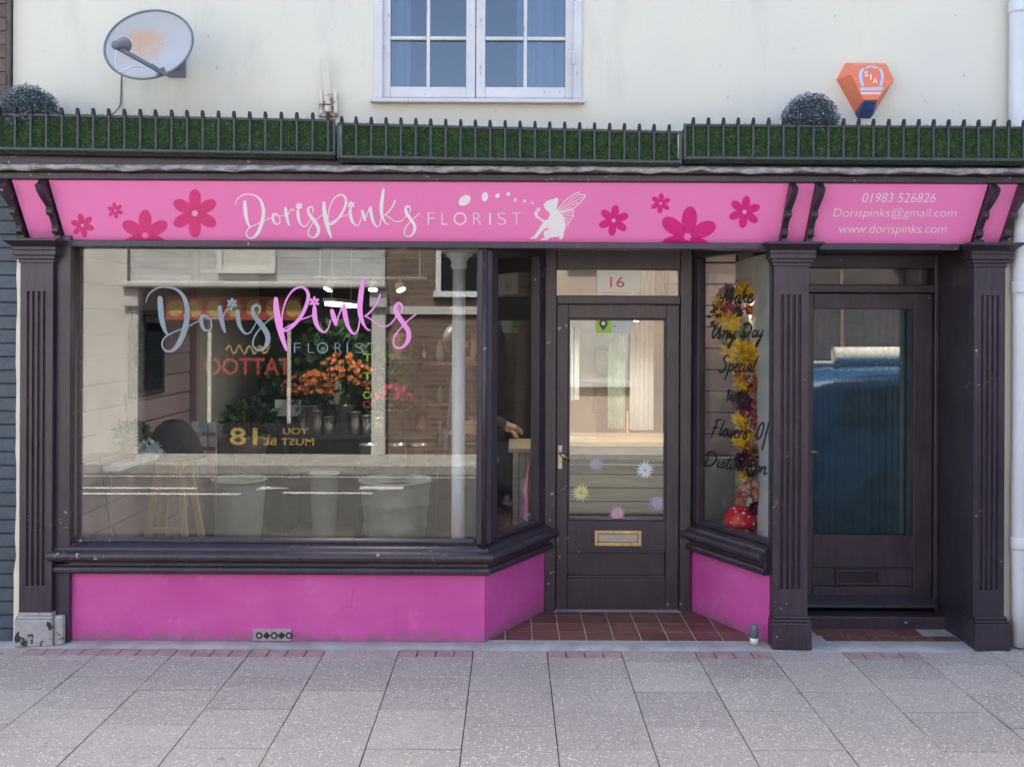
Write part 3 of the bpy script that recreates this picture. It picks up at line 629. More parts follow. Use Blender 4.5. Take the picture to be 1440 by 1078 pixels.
part('handle_plate', MB().box(hx0, hx1, DY-.019, DY-.0115, ZP(658, DY), ZP(625, DY)), M['steel'], door, bevel=.002)
a = Q(788, 637, DY-.02); bq = Q(801, 648, DY-.06)
part('door_handle', MB().tube([a, a + Vector((0, -.045, 0)), a + Vector((.01, -.052, -.004)), (bq.x, DY-.055, bq.z)], [.009, .010, .011, .009], 10), M['brass'], door, smooth=True)
part('keyhole', MB().lathe([(.004, 0), (.004, .002)], 10, Q(788, 649, DY-.020), (0, -1, 0)), M['black2'], door)
# lobby tiles
tl = MB().box(-.076, .076, -.076, .076, -.012, 0); tm = bpy.data.meshes.new('tile')
bmx = bmesh.new(); 
tmb = MB().box(-.0735, .0735, -.0735, .0735, -.012, 0).mesh('floor_tile'); tmb.materials.append(M['tile'])
lobby = part('lobby_floor', MB().box(-.13, 1.47, .03, .68, -.05, .0084), M['grout'], shop)
for j in range(4):
    yc = .036 + .0765 + .1525*j
    for k in range(-3, 14):
        xc = .045 + .1525*k + .0
        t_ = (yc)/.62; xl = -.146 + .372*t_ - .09; xr = 1.432 - .324*t_ + .09
        if xl < xc < xr: place('floor_tile', tmb, lobby, (xc, yc, .0098 + rs.uniform(-.0003, .0003)), (rs.uniform(-.003, .003), rs.uniform(-.003, .003), 0))
part('threshold', MB().box(jx0+.06, jx1-.06, DY-.055, DY+.05, .0, .0115), M['concrete'], shop)

# right-hand house door
RY = .42
r0, r1 = 1.72, XP(1311, RY); rt = ZP(410.5, RY)
fr = MB().box(r0-.09, r0-.003, RY-.03, RY+.08, .075, 2.194).box(r1+.003, 2.545, RY-.03, RY+.08, .075, 2.194).box(r0-.003, r1+.003, RY-.03, RY+.08, rt+.004, ZP(398, RY)).box(r0-.003, r1+.003, RY-.03, RY+.08, ZP(375, RY), 2.194)
part('door_frame', fr, M['dark'], shop, bevel=.006)
part('transom_pane', MB().box(r0-.002, r1-.06, RY+.02, RY+.026, ZP(398, RY)-.002, ZP(375, RY)+.002), M['glass'], shop)
part('transom_backing', MB().box(r0-.08, r1+.06, RY+.10, RY+.12, .0, 2.19), M['innerdark'], shop)
qx0, qx1, qz0, qz1 = r0+.085, XP(1285, RY), ZP(750, RY), ZP(432, RY)
pz0, pz1 = ZP(822, RY), ZP(795, RY)
d = MB().box(r0, qx0, RY-.005, RY+.04, .085, rt).box(qx1, r1, RY-.005, RY+.04, .085, rt).box(qx0, qx1, RY-.005, RY+.04, qz1, rt).box(qx0, qx1, RY-.005, RY+.04, pz1, qz0).box(qx0, qx1, RY-.005, RY+.04, .085, pz0).box(qx0, qx1, RY+.008, RY+.036, pz0, pz1)
hd = part('house_door', d, M['dark'], shop, bevel=.004)
part('door_pane', MB().box(qx0+.001, qx1-.001, RY+.008, RY+.014, qz0+.001, qz1-.001), M['glass'], hd)
part('privacy_blind', drape(qx0-.02, qx1+.02, RY+.065, qz0-.05, qz1+.03, 16, .006, 130), plain('deep_blue_net', (.035, .062, .088), .9, .25, 9), hd, smooth=True)
lzz0, lzz1 = ZP(816, RY), ZP(801, RY); la, lb_ = XP(1179, RY), XP(1236, RY)
mb = MB().box(la-.012, la, RY-.010, RY+.008, lzz0-.012, lzz1+.012).box(lb_, lb_+.026, RY-.010, RY+.008, lzz0-.012, lzz1+.012).box(la, lb_, RY-.010, RY+.008, lzz1, lzz1+.012).box(la, lb_, RY-.010, RY+.008, lzz0-.012, lzz0)
part('letterbox_surround', mb, M['dark'], hd, bevel=.002)
part('letterbox_slot', MB().box(la, lb_, RY+.002, RY+.0078, lzz0, lzz1), M['black2'], hd)
part('weather_bar', MB().extrude([(r0, RY-.005, .095), (r0, RY-.075, .105), (r0, RY-.075, .118), (r0, RY-.005, .165)], (r1-r0, 0, 0)), M['dark'], hd, bevel=.004)
part('door_handle', MB().tube([Q(1137, 634, RY-.01), Q(1137, 634, RY-.05), Q(1150, 636, RY-.055)], .007, 8), M['brass'], hd, smooth=True)
part('door_step', MB().box(1.60, 2.545, .27, RY+.08, .0, .078), M['dark'], shop, bevel=.006)
hall = part('porch_floor', MB().box(1.60, 2.56, .0, .30, -.05, .0052), M['concrete'], shop)
for j in range(2):
    for k in range(0, 5):
        xc = 1.84 + .1525*k; yc = .055 + .0765 + .1525*j - .06
        if k == 4 and j == 1: continue
        place('floor_tile', tmb, hall, (xc - .02*j, yc, .0066 + rs.uniform(-.0003, .0003)), (rs.uniform(-.003, .003), 0, 0))
# porch side wall (panelled return of the right pilaster)
part('porch_lining', MB().box(2.545, 2.60, -.03, RY+.08, .0, 2.244), M['dark'], shop, bevel=.004)
part('skirting', MB().box(2.530, 2.545, -.03, .272, .0, .155).box(2.536, 2.545, -.03, .272, .1552, .185), M['dark'], shop, bevel=.004)

# pilasters
def pilaster(x0, x1, base_m, bx0_, bx1_):
    yf = -.062; z0, z1 = .18, 2.115
    flutes = 4; wdt = x1 - x0; mg = wdt*.17; pitch = (wdt - 2*mg)/flutes
    prof = [(x0, .0), (x0, yf)]
    for k in range(flutes):
        c = x0 + mg + pitch*(k+.5); r = pitch*.30
        prof += [(c + r*cos(a), yf + .016*sin(pi - a) if False else yf + .015*abs(sin(a))) for a in [pi - pi*j/6 for j in range(7)]]
    prof += [(x1, yf), (x1, .0)]
    fz0, fz1 = ZP(826, yf), ZP(412, yf)
    sh = MB().extrude([(x, y, fz0) for x, y in prof], (0, 0, fz1-fz0)).box(x0, x1, yf, .0, z0, fz0-.0002).box(x0, x1, yf, .0, fz1+.0002, z1)
    p = part('pilaster', sh, M['dark'], shop)
    part('plinth', MB().box(bx0_, bx1_, yf-.028, .01, .004, .150).box(bx0_+.004, bx1_-.004, yf-.022, .01, .1502, .166).box(bx0_+.010, bx1_-.010, yf-.012, .01, .1662, .182), base_m, p, bevel=.005)
    cap = MB().box(x0-.008, x1+.008, yf-.010, .0, 2.092, 2.112).box(x0-.018, x1+.018, yf-.022, .0, 2.1122, 2.132).box(x0-.030, x1+.030, yf-.034, .0, 2.1322, 2.160)
    cap.extrude([(x0-.030, yf-.034, 2.1602), (x1+.030, yf-.034, 2.1602), (x1+.030, 0, 2.1602), (x0-.030, 0, 2.1602)], (0, 0, .02))
    cap.add([(x0-.030, yf-.034, 2.1804), (x1+.030, yf-.034, 2.1804), (x1+.030, 0, 2.1804), (x0-.030, 0, 2.1804), (x0-.055, yf-.085, 2.205), (x1+.055, yf-.085, 2.205), (x1+.055, 0, 2.205), (x0-.055, 0, 2.205)], [(3,2,1,0),(4,5,6,7),(0,1,5,4),(1,2,6,5),(2,3,7,6),(3,0,4,7)])
    cap.box(x0-.060, x1+.060, yf-.090, .0, 2.2052, 2.220)
    part('capital', cap, M['dark'], p, bevel=.003)
pilaster(-2.690, -2.512, M['worn'], -2.702, -2.495)
pilaster(1.432, 1.622, M['dark'], 1.425, 1.640)
pilaster(2.527, 2.697, M['dark'], 2.527, 2.722)
part('window_jamb', MB().box(-2.512, -2.43, -.03, .02, .0, 2.245), M['dark'], shop, bevel=.005)
part('jamb_foot', MB().box(-2.494, -2.445, -.075, -.03, .004, .165), M['worn'], shop, bevel=.012)
e = MB(); rs2 = random.Random(5)
for i in range(24):
    z = 2.22*i/23; j = rs2.uniform(-.004, .004); wl = .034 + (.012 if i < 5 else 0)
    e.v += [(-2.694-wl+j, -.028, z), (-2.694, -.03, z), (-2.694, .05, z), (-2.694-wl+j, .05, z)]
e.f = [(4*i+k, 4*i+4+k, 4*i+4+(k+1) % 4, 4*i+(k+1) % 4) for i in range(23) for k in range(4)]
part('edge_strip', e, plain('cream_edge_render', (.70, .66, .54), .8, .08, 9, .3), shop)
# backing so no daylight enters round the pilasters
part('front_backing', MB().box(-2.70, -2.532, .02, .16, .0, 2.55).box(2.60, 3.3, .02, .30, .0, 2.55).box(-2.53, 2.60, .072, .16, 2.302, 2.55), M['dark'], shop)
part('party_wall', MB().box(2.722, 3.4, -.0, .02, -.0, 2.55), M['cream'], shop)

# ------------------------------------------------------------------ fascia
F0, F1 = Vector((0, .0, 2.222)), Vector((0, -.20, 2.522))
fv = (F1-F0).normalized(); fn = Vector((0, fv.z*-1, fv.y)).normalized()
if fn.y > 0: fn = -fn
PF = Plane(F0, fn)
def fpanel(xa, xb, xa2=None, xb2=None):
    xa2 = xa if xa2 is None else xa2; xb2 = xb if xb2 is None else xb2
    return MB().extrude([(xa2, F0.y, F0.z), (xb2, F0.y, F0.z), (xb, F1.y, F1.z), (xa, F1.y, F1.z)], -fn*.02)
sign = part('fascia_sign', fpanel(-2.47, -.482).extrude([(-.4815, F0.y, F0.z), (1.475, F0.y, F0.z), (1.475, F1.y, F1.z), (-.4815, F1.y, F1.z)], -fn*.02), M['fascia'], shop)
for xa, xb in ((-2.665, -2.525), (1.50, 1.61)): part('fascia_panel', fpanel(xa, xb), M['fascia'], shop)
rsign = part('contact_sign', fpanel(1.65, 2.53), M['fascia'], shop)
part('fascia_panel', fpanel(2.575, 2.690), M['fascia'], shop)
part('fascia_backing', MB().extrude([(-2.70, .07, 2.205), (-2.70, .034, 2.205), (-2.70, -.164, 2.505), (-2.70, .07, 2.505)], (5.41, 0, 0)), M['dark'], shop)
CP = [(0,.018),(.03,.040),(.08,.046),(.12,.034),(.135,.022),(.16,.044),(.21,.052),(.26,.042),(.28,.024),(.40,.026),(.46,.032),(.48,.050),(.53,.056),(.57,.048),(.59,.032),(.70,.050),(.80,.072),(.92,.088),(1.02,.090)]
for xc in (-2.695, -2.497, 1.4875, 1.630, 2.5525, 2.705):
    pts = [F0 + (F1-F0)*t + fn*o*.8 for t, o in CP]; back = [F0 + (F1-F0)*1.02 - fn*.0205, F0 - fn*.0205]
    part('console_bracket', MB().extrude([p + Vector((xc-.017, 0, 0)) for p in pts + back], (.034, 0, 0)), M['dark'], shop, bevel=.003)
# top rail, cornice shelf, lead
part('fascia_rail', MB().box(-2.73, 2.73, -.225, .03, 2.526, 2.5625), M['dark'], shop, bevel=.005)
part('fascia_rail', MB().box(-2.43, 1.425, -.035, .05, 2.185, 2.2205), M['dark'], shop, bevel=.004)
part('fascia_rail', MB().box(1.69, 2.46, -.035, .05, 2.185, 2.2205), M['dark'], shop, bevel=.004)
part('cornice_upstand', MB().box(-3.0, 2.80, -.22, .055, 2.6068, 2.650), M['dark'], shop)
part('cornice', MB().box(-3.0, 2.80, -.265, .055, 2.563, 2.590), M['dark'], shop, bevel=.006)
le = MB(); n = 180
for i in range(n+1):
    x = -3.02 + 5.86*i/n; dr = .006*sin(i*.37) + .005*sin(i*1.13+1) + rs.uniform(-.003, .003); oy = .004*sin(i*.7) + rs.uniform(-.003, .003)
    le.v += [(x, .055, 2.606), (x, -.262+oy, 2.599), (x, -.276+oy, 2.592 + dr*.3), (x, -.279+oy, 2.568 + dr*.8), (x, -.270+oy, 2.567 + dr*.8)]
le.f = [(5*i+j, 5*i+5+j, 5*i+6+j, 5*i+1+j) for i in range(n) for j in range(4)]
part('lead_flashing', le, M['lead'], shop, smooth=True)

# lettering and motifs on the fascia
LOGO = {
 'doris': [[(125,150,12),(128,200,14),(135,260,13),(150,310,8),(166,332,4)],
  [(55,168,2.5),(70,130,3.5),(110,100,4),(155,94,4.5),(205,106,6),(240,140,9),(257,190,12),(259,240,13),(245,310,14),(215,378,12),(180,410,7),(150,406,5),(135,375,4.5),(152,340,4),(192,318,3.5),(262,290,3),(300,270,3),(328,262,3)],
  [(352,238,7),(333,240,9),(329,268,10),(338,297,8),(358,311,5),(378,296,4),(376,262,4),(358,238,4),(345,236,5)],
  [(352,250,2.5),(385,250,2.5),(418,246,2.5)],
  [(420,196,10),(425,240,12),(435,285,10),(446,318,5)], [(432,275,3),(441,232,3.5),(457,206,4),(474,204,5),(481,214,3)],
  [(508,216,10),(511,250,11),(520,290,9),(545,324,5),(570,320,3.5),(590,290,3),(606,262,2.5)],
  [(615,226,3.5),(620,200,5),(603,185,6),(583,200,8),(590,235,11),(620,275,13),(650,320,13),(658,360,12),(640,398,8),(610,407,5),(585,385,4.5),(590,345,4),(620,300,3.5),(660,262,3),(690,238,3)]],
 'pinks': [[(697,155,10),(700,210,15),(712,280,16),(730,350,12),(749,405,7)],
  [(728,300,4),(728,240,4),(745,170,4),(780,115,4.5),(825,97,5.5),(855,125,8),(852,175,9),(825,235,9),(785,285,8),(750,312,6),(735,306,4),(760,290,3),(810,262,3),(850,248,3),(880,236,2.5)],
  [(888,202,10),(890,250,12),(905,295,9),(935,320,4.5),(955,302,3.5),(967,262,3)],
  [(974,215,10),(984,250,12),(994,282,8)], [(994,284,4),(1010,232,4),(1030,186,4.5)],
  [(1034,190,10),(1040,240,12),(1055,295,9),(1080,328,5),(1100,315,4),(1110,270,3.5),(1116,215,3)],
  [(1128,60,9),(1118,130,13),(1112,200,13),(1118,250,11),(1134,288,6),(1150,308,4),(1161,311,4)],
  [(1212,138,6),(1195,180,5),(1165,220,4.5),(1138,242,4)], [(1136,240,3.5),(1170,260,3.5),(1210,288,3.5),(1250,290,3.5),(1280,262,3),(1296,234,3)],
  [(1318,226,3.5),(1322,196,5),(1305,179,7),(1288,196,9),(1295,230,12),(1325,275,12),(1350,315,12),(1352,355,11),(1330,391,7),(1300,400,5),(1278,380,4.5),(1285,340,4),(1320,295,3.5),(1355,260,3.5),(1388,235,3.5)]]}
def fmap_sign(s, ox, oy, plane): return lambda x, y, o: plane.hit(ox + x/s, oy + y/s, o)
f1 = fmap_sign(5.143, 320, 255, PF)
for k in ('doris', 'pinks'): flat_part('lettering', ribbons(LOGO[k], f1, .0015), M['letter'], sign)
for cx_, cy_ in ((517, 180), (893, 170)): flat_part('flower_dot', fill(flower_polys(cx_, cy_, 28, pi/6), f1, .0015), M['letter'], sign)
SF = lambda x, y, o: PF.hit(x, y, o)
for ch, a_, b_ in (('F',601.5,612),('L',621,630),('O',638,656),('R',665.5,677),('I',688,690.2),('S',699.5,712),('T',720.5,732.5)):
    if ch == 'I': mbx = fill([[(a_,299),(b_,299),(b_,316),(a_,316)]], SF)
    elif ch == 'O': mbx = ribbons([[(647+8*sin(2*pi*k/12), 307.5-8*cos(2*pi*k/12), .95) for k in range(13)]], SF)
    else: mbx = text_mb(ch, (a_, 299, b_, 316), SF, .0015, 0, -.022)
    flat_part('lettering', mbx, M['letter'], sign)
for fx, fy, fr_, m_, rt_, cl in ((116,317,17,'rose',.3,None),(162,296,11.5,'rose',.35,None),(204,331,36,'rose',-pi/2,338.5),(274,300,34,'rose',-pi/2,None),(863,310,22,'magenta',-pi/2+.15,None),(929,286,14.5,'magenta',-pi/2+.1,None),(967,333,43,'magenta',-pi/2+.1,342),(1047,298,23,'magenta',-pi/2+.15,None)):
    fm = flat_part('flower_motif', fill(flower_polys(fx, fy, fr_, rt_, 6, cl), SF, .0015), M[m_], sign)
    if cl is None: flat_part('flower_eye', fill([disc(fx, fy, fr_*.12)], SF, .0025), M['petalwhite'], fm)
f2 = fmap_sign(5.76, 590, 255, PF)
BODY = [(1005,190),(1020,170),(1040,155),(1075,145),(1115,130),(1126,150),(1116,190),(1112,225),(1125,245),(1150,265),(1170,300),(1186,345),(1180,385),(1166,420),(1166,450),(1155,470),(1130,468),(1137,452),(1100,450),(1050,460),(1035,478),(975,478),(990,463),(1015,456),(1001,430),(1010,405),(1045,385),(1046,374),(1020,380),(985,415),(960,440),(955,460),(925,467),(895,470),(905,455),(930,440),(950,410),(975,370),(1000,335),(970,305),(945,295),(930,270),(935,243),(950,240),(958,258),(954,275),(985,300),(1015,318),(1042,306),(1058,265),(1045,247),(1020,228),(1010,207)]
fairy = flat_part('fairy_motif', fill([BODY] + flower_polys(964, 228, 20, .2, 5), f2), M['letter'], sign)
WING = [[(1116,238,4),(1150,190,4),(1200,140,4),(1255,105,4),(1296,86,4),(1288,108,4),(1342,110,4),(1322,150,4),(1280,190,4),(1240,222,4),(1170,240,4),(1128,246,4)],
        [(1125,240,3),(1180,190,3),(1230,150,3),(1288,110,3)], [(1135,242,3),(1200,195,3),(1250,165,3),(1338,118,3)], [(1150,245,3),(1210,212,3),(1280,170,3)],
        [(1140,252,3),(1200,240,3),(1250,232,3),(1240,262,3),(1248,280,3),(1228,300,3),(1222,322,3),(1200,340,3),(1205,378,2)],
        [(1150,262,3),(1195,255,3),(1242,252,3)], [(1158,275,3),(1200,275,3),(1244,280,3)], [(1166,290,3),(1200,300,3),(1228,306,3)], [(1175,305,3),(1198,322,3),(1206,345,3)]]
flat_part('fairy_wing', ribbons(WING, f2, .0025, 4), M['letter'], sign)
for x, y, a_, b_, r_ in ((365,155,54,38,-.6),(530,125,26,38,.1),(632,117,21,17,-.7),(719,103,17,14,.5),(775,150,11,16,.1),(851,160,11,13,.3),(915,176,14,6,.8)):
    flat_part('petal_motif', fill([disc(x, y, a_, 16, b_, r_)], f2), M['letter'], sign)
for tx, bx_ in (('01983 526826', (1211.5, 271.5, 1317.5, 284.5)), ('Dorispinks@gmail.com', (1170.5, 292.5, 1346.5, 308.5)), ('www.dorispinks.com', (1177.5, 315.5, 1332.5, 331.5))):
    flat_part('lettering', text_mb(tx, bx_, SF, .0015, .22, -.012), M['letter'], rsign)
# lettering on the glass
f3 = fmap_sign(3.512, 190, 380, PG)
g3 = lambda x, y, o: f3(x - 2, y - 14 + (x-700)*-.004, o)
flat_part('lettering', ribbons(LOGO['doris'], g3, .001), M['silver'], pane); flat_part('lettering', ribbons(LOGO['pinks'], g3, .001), M['pinkvinyl'], pane)
flat_part('flower_dot', fill(flower_polys(481, 176, 27, pi/6), g3, .001), M['silver'], pane); flat_part('flower_dot', fill(flower_polys(887, 170, 27, pi/6), g3, .001), M['pinkvinyl'], pane)
SG = lambda x, y, o: PG.hit(x, y, o)
for ch, a_, b_ in (('F',413.5,423),('L',433,442),('O',446,461),('R',471,481),('I',487.5,489.3),('S',499.5,511),('T',517,528.5)):
    if ch == 'I': mbx = fill([[(a_,482),(b_,482),(b_,496),(a_,496)]], SG)
    elif ch == 'O': mbx = ribbons([[(453.5+7*sin(2*pi*k/12), 489-7*cos(2*pi*k/12), .8) for k in range(13)]], SG)
    else: mbx = text_mb(ch, (a_, 482, b_, 496), SG, .001, 0, -.024)
    flat_part('lettering', mbx, M['silver'], pane)
# brush lettering on the right-hand angled window. glyphs: baseline 0, x-height 1, ascender 2.1, descender -1.2
GL = {
 'M': (1.9, [[(.0,.0),(.25,1.2),(.5,2.1)],[(.5,2.1),(.55,1.0),(.7,.3)],[(.7,.3),(1.0,1.3),(1.3,2.0)],[(1.3,2.0),(1.3,1.0),(1.4,.1),(1.7,.2)]]),
 'a': (1.0, [[(.75,.85),(.4,1.0),(.1,.5),(.25,.05),(.6,.3),(.8,.95)],[(.8,.95),(.72,.3),(.85,.0),(1.1,.3)]]),
 'k': (1.0, [[(.55,2.1),(.3,1.2),(.1,.0)],[(.25,.5),(.6,.95),(.75,.8),(.4,.5)],[(.4,.5),(.7,.1),(1.05,.2)]]),
 'e': (.85, [[(.1,.45),(.5,.6),(.65,.9),(.4,1.0),(.12,.55),(.2,.05),(.6,.05),(.95,.4)]]),
 'A': (1.9, [[(.75,2.0),(.2,1.3),(.0,.5),(.2,.0),(.7,.5),(1.2,1.6)],[(1.2,1.6),(1.15,.5),(1.4,.05),(1.7,.4)]]),
 'n': (1.1, [[(.15,1.0),(.1,.4),(.05,.0)],[(.08,.3),(.45,.95),(.7,.9),(.65,.2),(.85,.0),(1.15,.3)]]),
 'y': (1.0, [[(.15,1.0),(.1,.4),(.35,.1),(.7,.5),(.85,1.0)],[(.85,1.0),(.65,-.3),(.35,-1.2),(.1,-1.0),(.4,-.4),(1.1,.3)]]),
 'D': (2.0, [[(.55,1.8),(.35,.9),(.15,.0)],[(.0,1.6),(.6,2.0),(1.4,1.7),(1.7,1.0),(1.2,.2),(.4,.0),(.05,.15)]]),
 'S': (1.5, [[(1.3,1.8),(.95,2.1),(.45,1.7),(.7,1.15),(1.0,.7),(.8,.1),(.3,-.1),(-.1,.2)]]),
 'p': (1.0, [[(.2,1.0),(.05,.0),(-.15,-1.1)],[(.1,.5),(.5,1.0),(.8,.7),(.6,.1),(.2,.05)]]),
 'c': (.8, [[(.65,.85),(.4,1.0),(.1,.5),(.25,.02),(.9,.35)]]),
 'i': (.55, [[(.2,1.0),(.1,.35),(.25,.0),(.6,.3)],[(.32,1.5),(.36,1.58)]]),
 'l': (.6, [[(.6,2.1),(.3,1.2),(.12,.3),(.25,.0),(.6,.3)]]),
 'W': (1.9, [[(.0,1.6),(.3,1.9),(.3,1.0),(.3,.2)],[(.3,.2),(.7,.8),(1.0,1.7)],[(1.0,1.7),(.95,.7),(1.1,.1)],[(1.1,.1),(1.5,.8),(1.8,1.9)]]),
 't': (.7, [[(.5,1.8),(.28,.9),(.15,.2),(.35,.0),(.7,.3)],[(.0,1.25),(.8,1.4)]]),
 'h': (1.0, [[(.5,2.1),(.25,1.0),(.05,.0)],[(.12,.4),(.5,1.0),(.7,.8),(.62,.2),(.8,.0),(1.05,.3)]]),
 'F': (1.5, [[(.8,1.8),(.5,.8),(.2,-.4)],[(.3,1.7),(.7,2.0),(1.5,2.1)],[(.1,.9),(.7,1.0),(1.2,1.1)]]),
 'o': (.9, [[(.5,1.0),(.15,.7),(.15,.15),(.5,.02),(.75,.5),(.5,1.0),(.95,.8)]]),
 'w': (1.2, [[(.1,1.0),(.1,.3),(.3,.0),(.6,.9)],[(.6,.9),(.62,.2),(.85,.05),(1.1,.9),(1.3,.8)]]),
 'r': (.8, [[(.15,1.0),(.1,.5),(.05,.0)],[(.1,.45),(.4,.95),(.75,.9)]]),
 's': (.75, [[(.0,.2),(.35,.95),(.5,.6),(.55,.2),(.3,.0),(.05,.1)]]),
 'O': (1.7, [[(.9,2.0),(.35,1.5),(.1,.6),(.4,.0),(1.0,.4),(1.3,1.4),(1.0,2.0),(.8,1.8)]]),
 'f': (.8, [[(.9,1.9),(.65,2.1),(.4,1.0),(.1,-.8),(-.05,-1.2),(.1,-.5)],[(.1,.7),(.8,.85)]]),
}
def script_line(txt, x0, y0, x1, y1, xh):
    """baseline runs from (x0, y0) to (x1, y1) in picture units, xh = x-height"""
    adv = 0; strokes = []
    for ch in txt:
        if ch == ' ': adv += .7; continue
        wd, ss = GL[ch]
        for s_ in ss: strokes.append([(adv + x + y*.28, y) for x, y in s_])
        adv += wd
    out = []
    for s_ in strokes:
        pts = []
        for i, (x, y) in enumerate(s_):
            u = x/adv
            wv = 1.25 if 0 < i < len(s_)-1 else .7
            pts.append((x0 + (x1-x0)*u, y0 + (y1-y0)*u - y*xh, wv))
        out.append(pts)
    return out
SR = lambda x, y, o: PR.hit(x, y, o)
for txt, a_ in (('Make', (1014, 429, 1058, 425, 12)), ('Any', (1001, 475, 1033, 476, 11)), ('Day', (1041, 475, 1072, 474, 10.5)), ('Special', (1011, 522, 1062, 523, 11)), ('With', (1019, 566, 1053, 566, 9.5)), ('Flowers', (999, 611, 1050, 617, 11)), ('Of', (1063, 617, 1079, 618, 12)), ('Distinction', (989, 654, 1078, 667, 10.5))):
    flat_part('lettering', ribbons(script_line(txt, *a_), SR, .001, 5), M['black'], agr)
# stickers on the door glass
SD = lambda x, y, o: PD.hit(x, y, o)
def daisy(cx_, cy_, r, m, n=15):
    P = []
    rd = random.Random(int(cx_))
    for k in range(n*2):
        a = 2*pi*k/(n*2); rr = r*(1 if k % 2 == 0 else .55)*rd.uniform(.85, 1.1); P.append((cx_+rr*cos(a), cy_+rr*sin(a)))
    o = flat_part('daisy_sticker', fill([P], SD, .001), M[m], dp); flat_part('daisy_eye', fill([disc(cx_, cy_, r*.16)], SD, .002), M['steel'], o)
daisy(907, 660.5, 14, 'daisyw'); daisy(817, 692.5, 14, 'daisyy'); daisy(838, 652, 12, 'daisyp'); daisy(925, 707, 13, 'daisyp'); daisy(868, 722, 13, 'daisyk')
st = flat_part('window_sticker', fill([[(837.5,448),(860,448),(860,468.5),(837.5,468.5)]], SD, .001), M['green'], dp)
flat_part('sticker_panel', fill([[(860,448),(892,448),(889,468.5),(860,468.5)]], SD, .001), M['notice'], dp)
flat_part('pin_logo', fill([[(848.5+6*sin(a), 454.5-6*cos(a)) for a in [(-2.2+4.4*k/14) for k in range(15)]] + [(848.5, 465)]], SD, .0018), M['black'], st)
flat_part('pin_flower', fill([disc(848.5, 454.5, 3)], SD, .0025), M['notice'], st)
flat_part('sticker_lettering', text_mb('Ex', (862, 456, 866.5, 460), SD, .0018), M['black'], st)
# airbrick and small pipe
av = part('air_brick', MB().box(XP(358), XP(412), -.012, .01, ZP(901.5), ZP(884.5)), plain('old_terracotta_vent', (.36, .30, .31), .85, .2, 30, .3), shop, bevel=.003)
vh = MB()
for k in range(5):
    c = Q(364.5 + 10.5*k, 893, -.0125)
    vh.lathe([(.019, 0), (.019, .0022)] if k % 2 == 0 else [(.021, 0), (.021, .0022)], 14 if k % 2 == 0 else 4, c + Vector((0, .001, 0)), (0, -1, 0))
part('vent_opening', vh, M['black2'], av)
ve = MB()
for k in (0, 2, 4):
    ve.lathe([(.010, 0), (.010, .003)], 10, Q(364.5 + 10.5*k, 893, -.0125), (0, -1, 0))
part('vent_boss', ve, M['concrete'], av)

# ------------------------------------------------------------------ waste pipe stub, downpipe
wp = thing('drain_pipe', 'short grey and white pipe stub at the foot of the magenta wall', 'pipe', Q(1062, 893, -.035))
c = Q(1063, 0, -.035); zb = .012
part('pipe_body', MB().lathe([(.022, .012), (.022, .05), (.024, .052), (.024, .105), (.020, .118), (.0, .12)], 16, (1.345, -.03+.018, 0)), M['lnb'], wp, smooth=True)
part('pipe_band', MB().lathe([(.0232, .012), (.0232, .046)], 16, (1.345, -.03+.018, 0)), M['whiteclean'], wp, smooth=True)
dpipe = thing('downpipe', 'white painted round downpipe at the edge of the cream wall', 'downpipe', (2.79, -.02, 0))
px_ = 2.792
jit = random.Random(2)
part('pipe', MB().tube([(px_ + jit.uniform(-.002, .002), -.045 if z < 2.45 else (-.045 + (.045)*min(1, (z-2.45)/.2)), z) for z in [.02, .3, .6, .9, 1.2, 1.5, 1.8, 2.1, 2.4, 2.5, 2.65, 2.9, 3.3, 3.8, 4.4, 5.0, 5.45]], .043, 18), M['pipe'], dpipe, smooth=True)
for z, y in ((1.95, -.045), (.55, -.045), (3.5, .0)):
    part('pipe_collar', MB().lathe([(.049, 0), (.050, .01), (.050, .06), (.047, .065)], 18, (px_, y, z)), M['pipe'], dpipe, smooth=True)

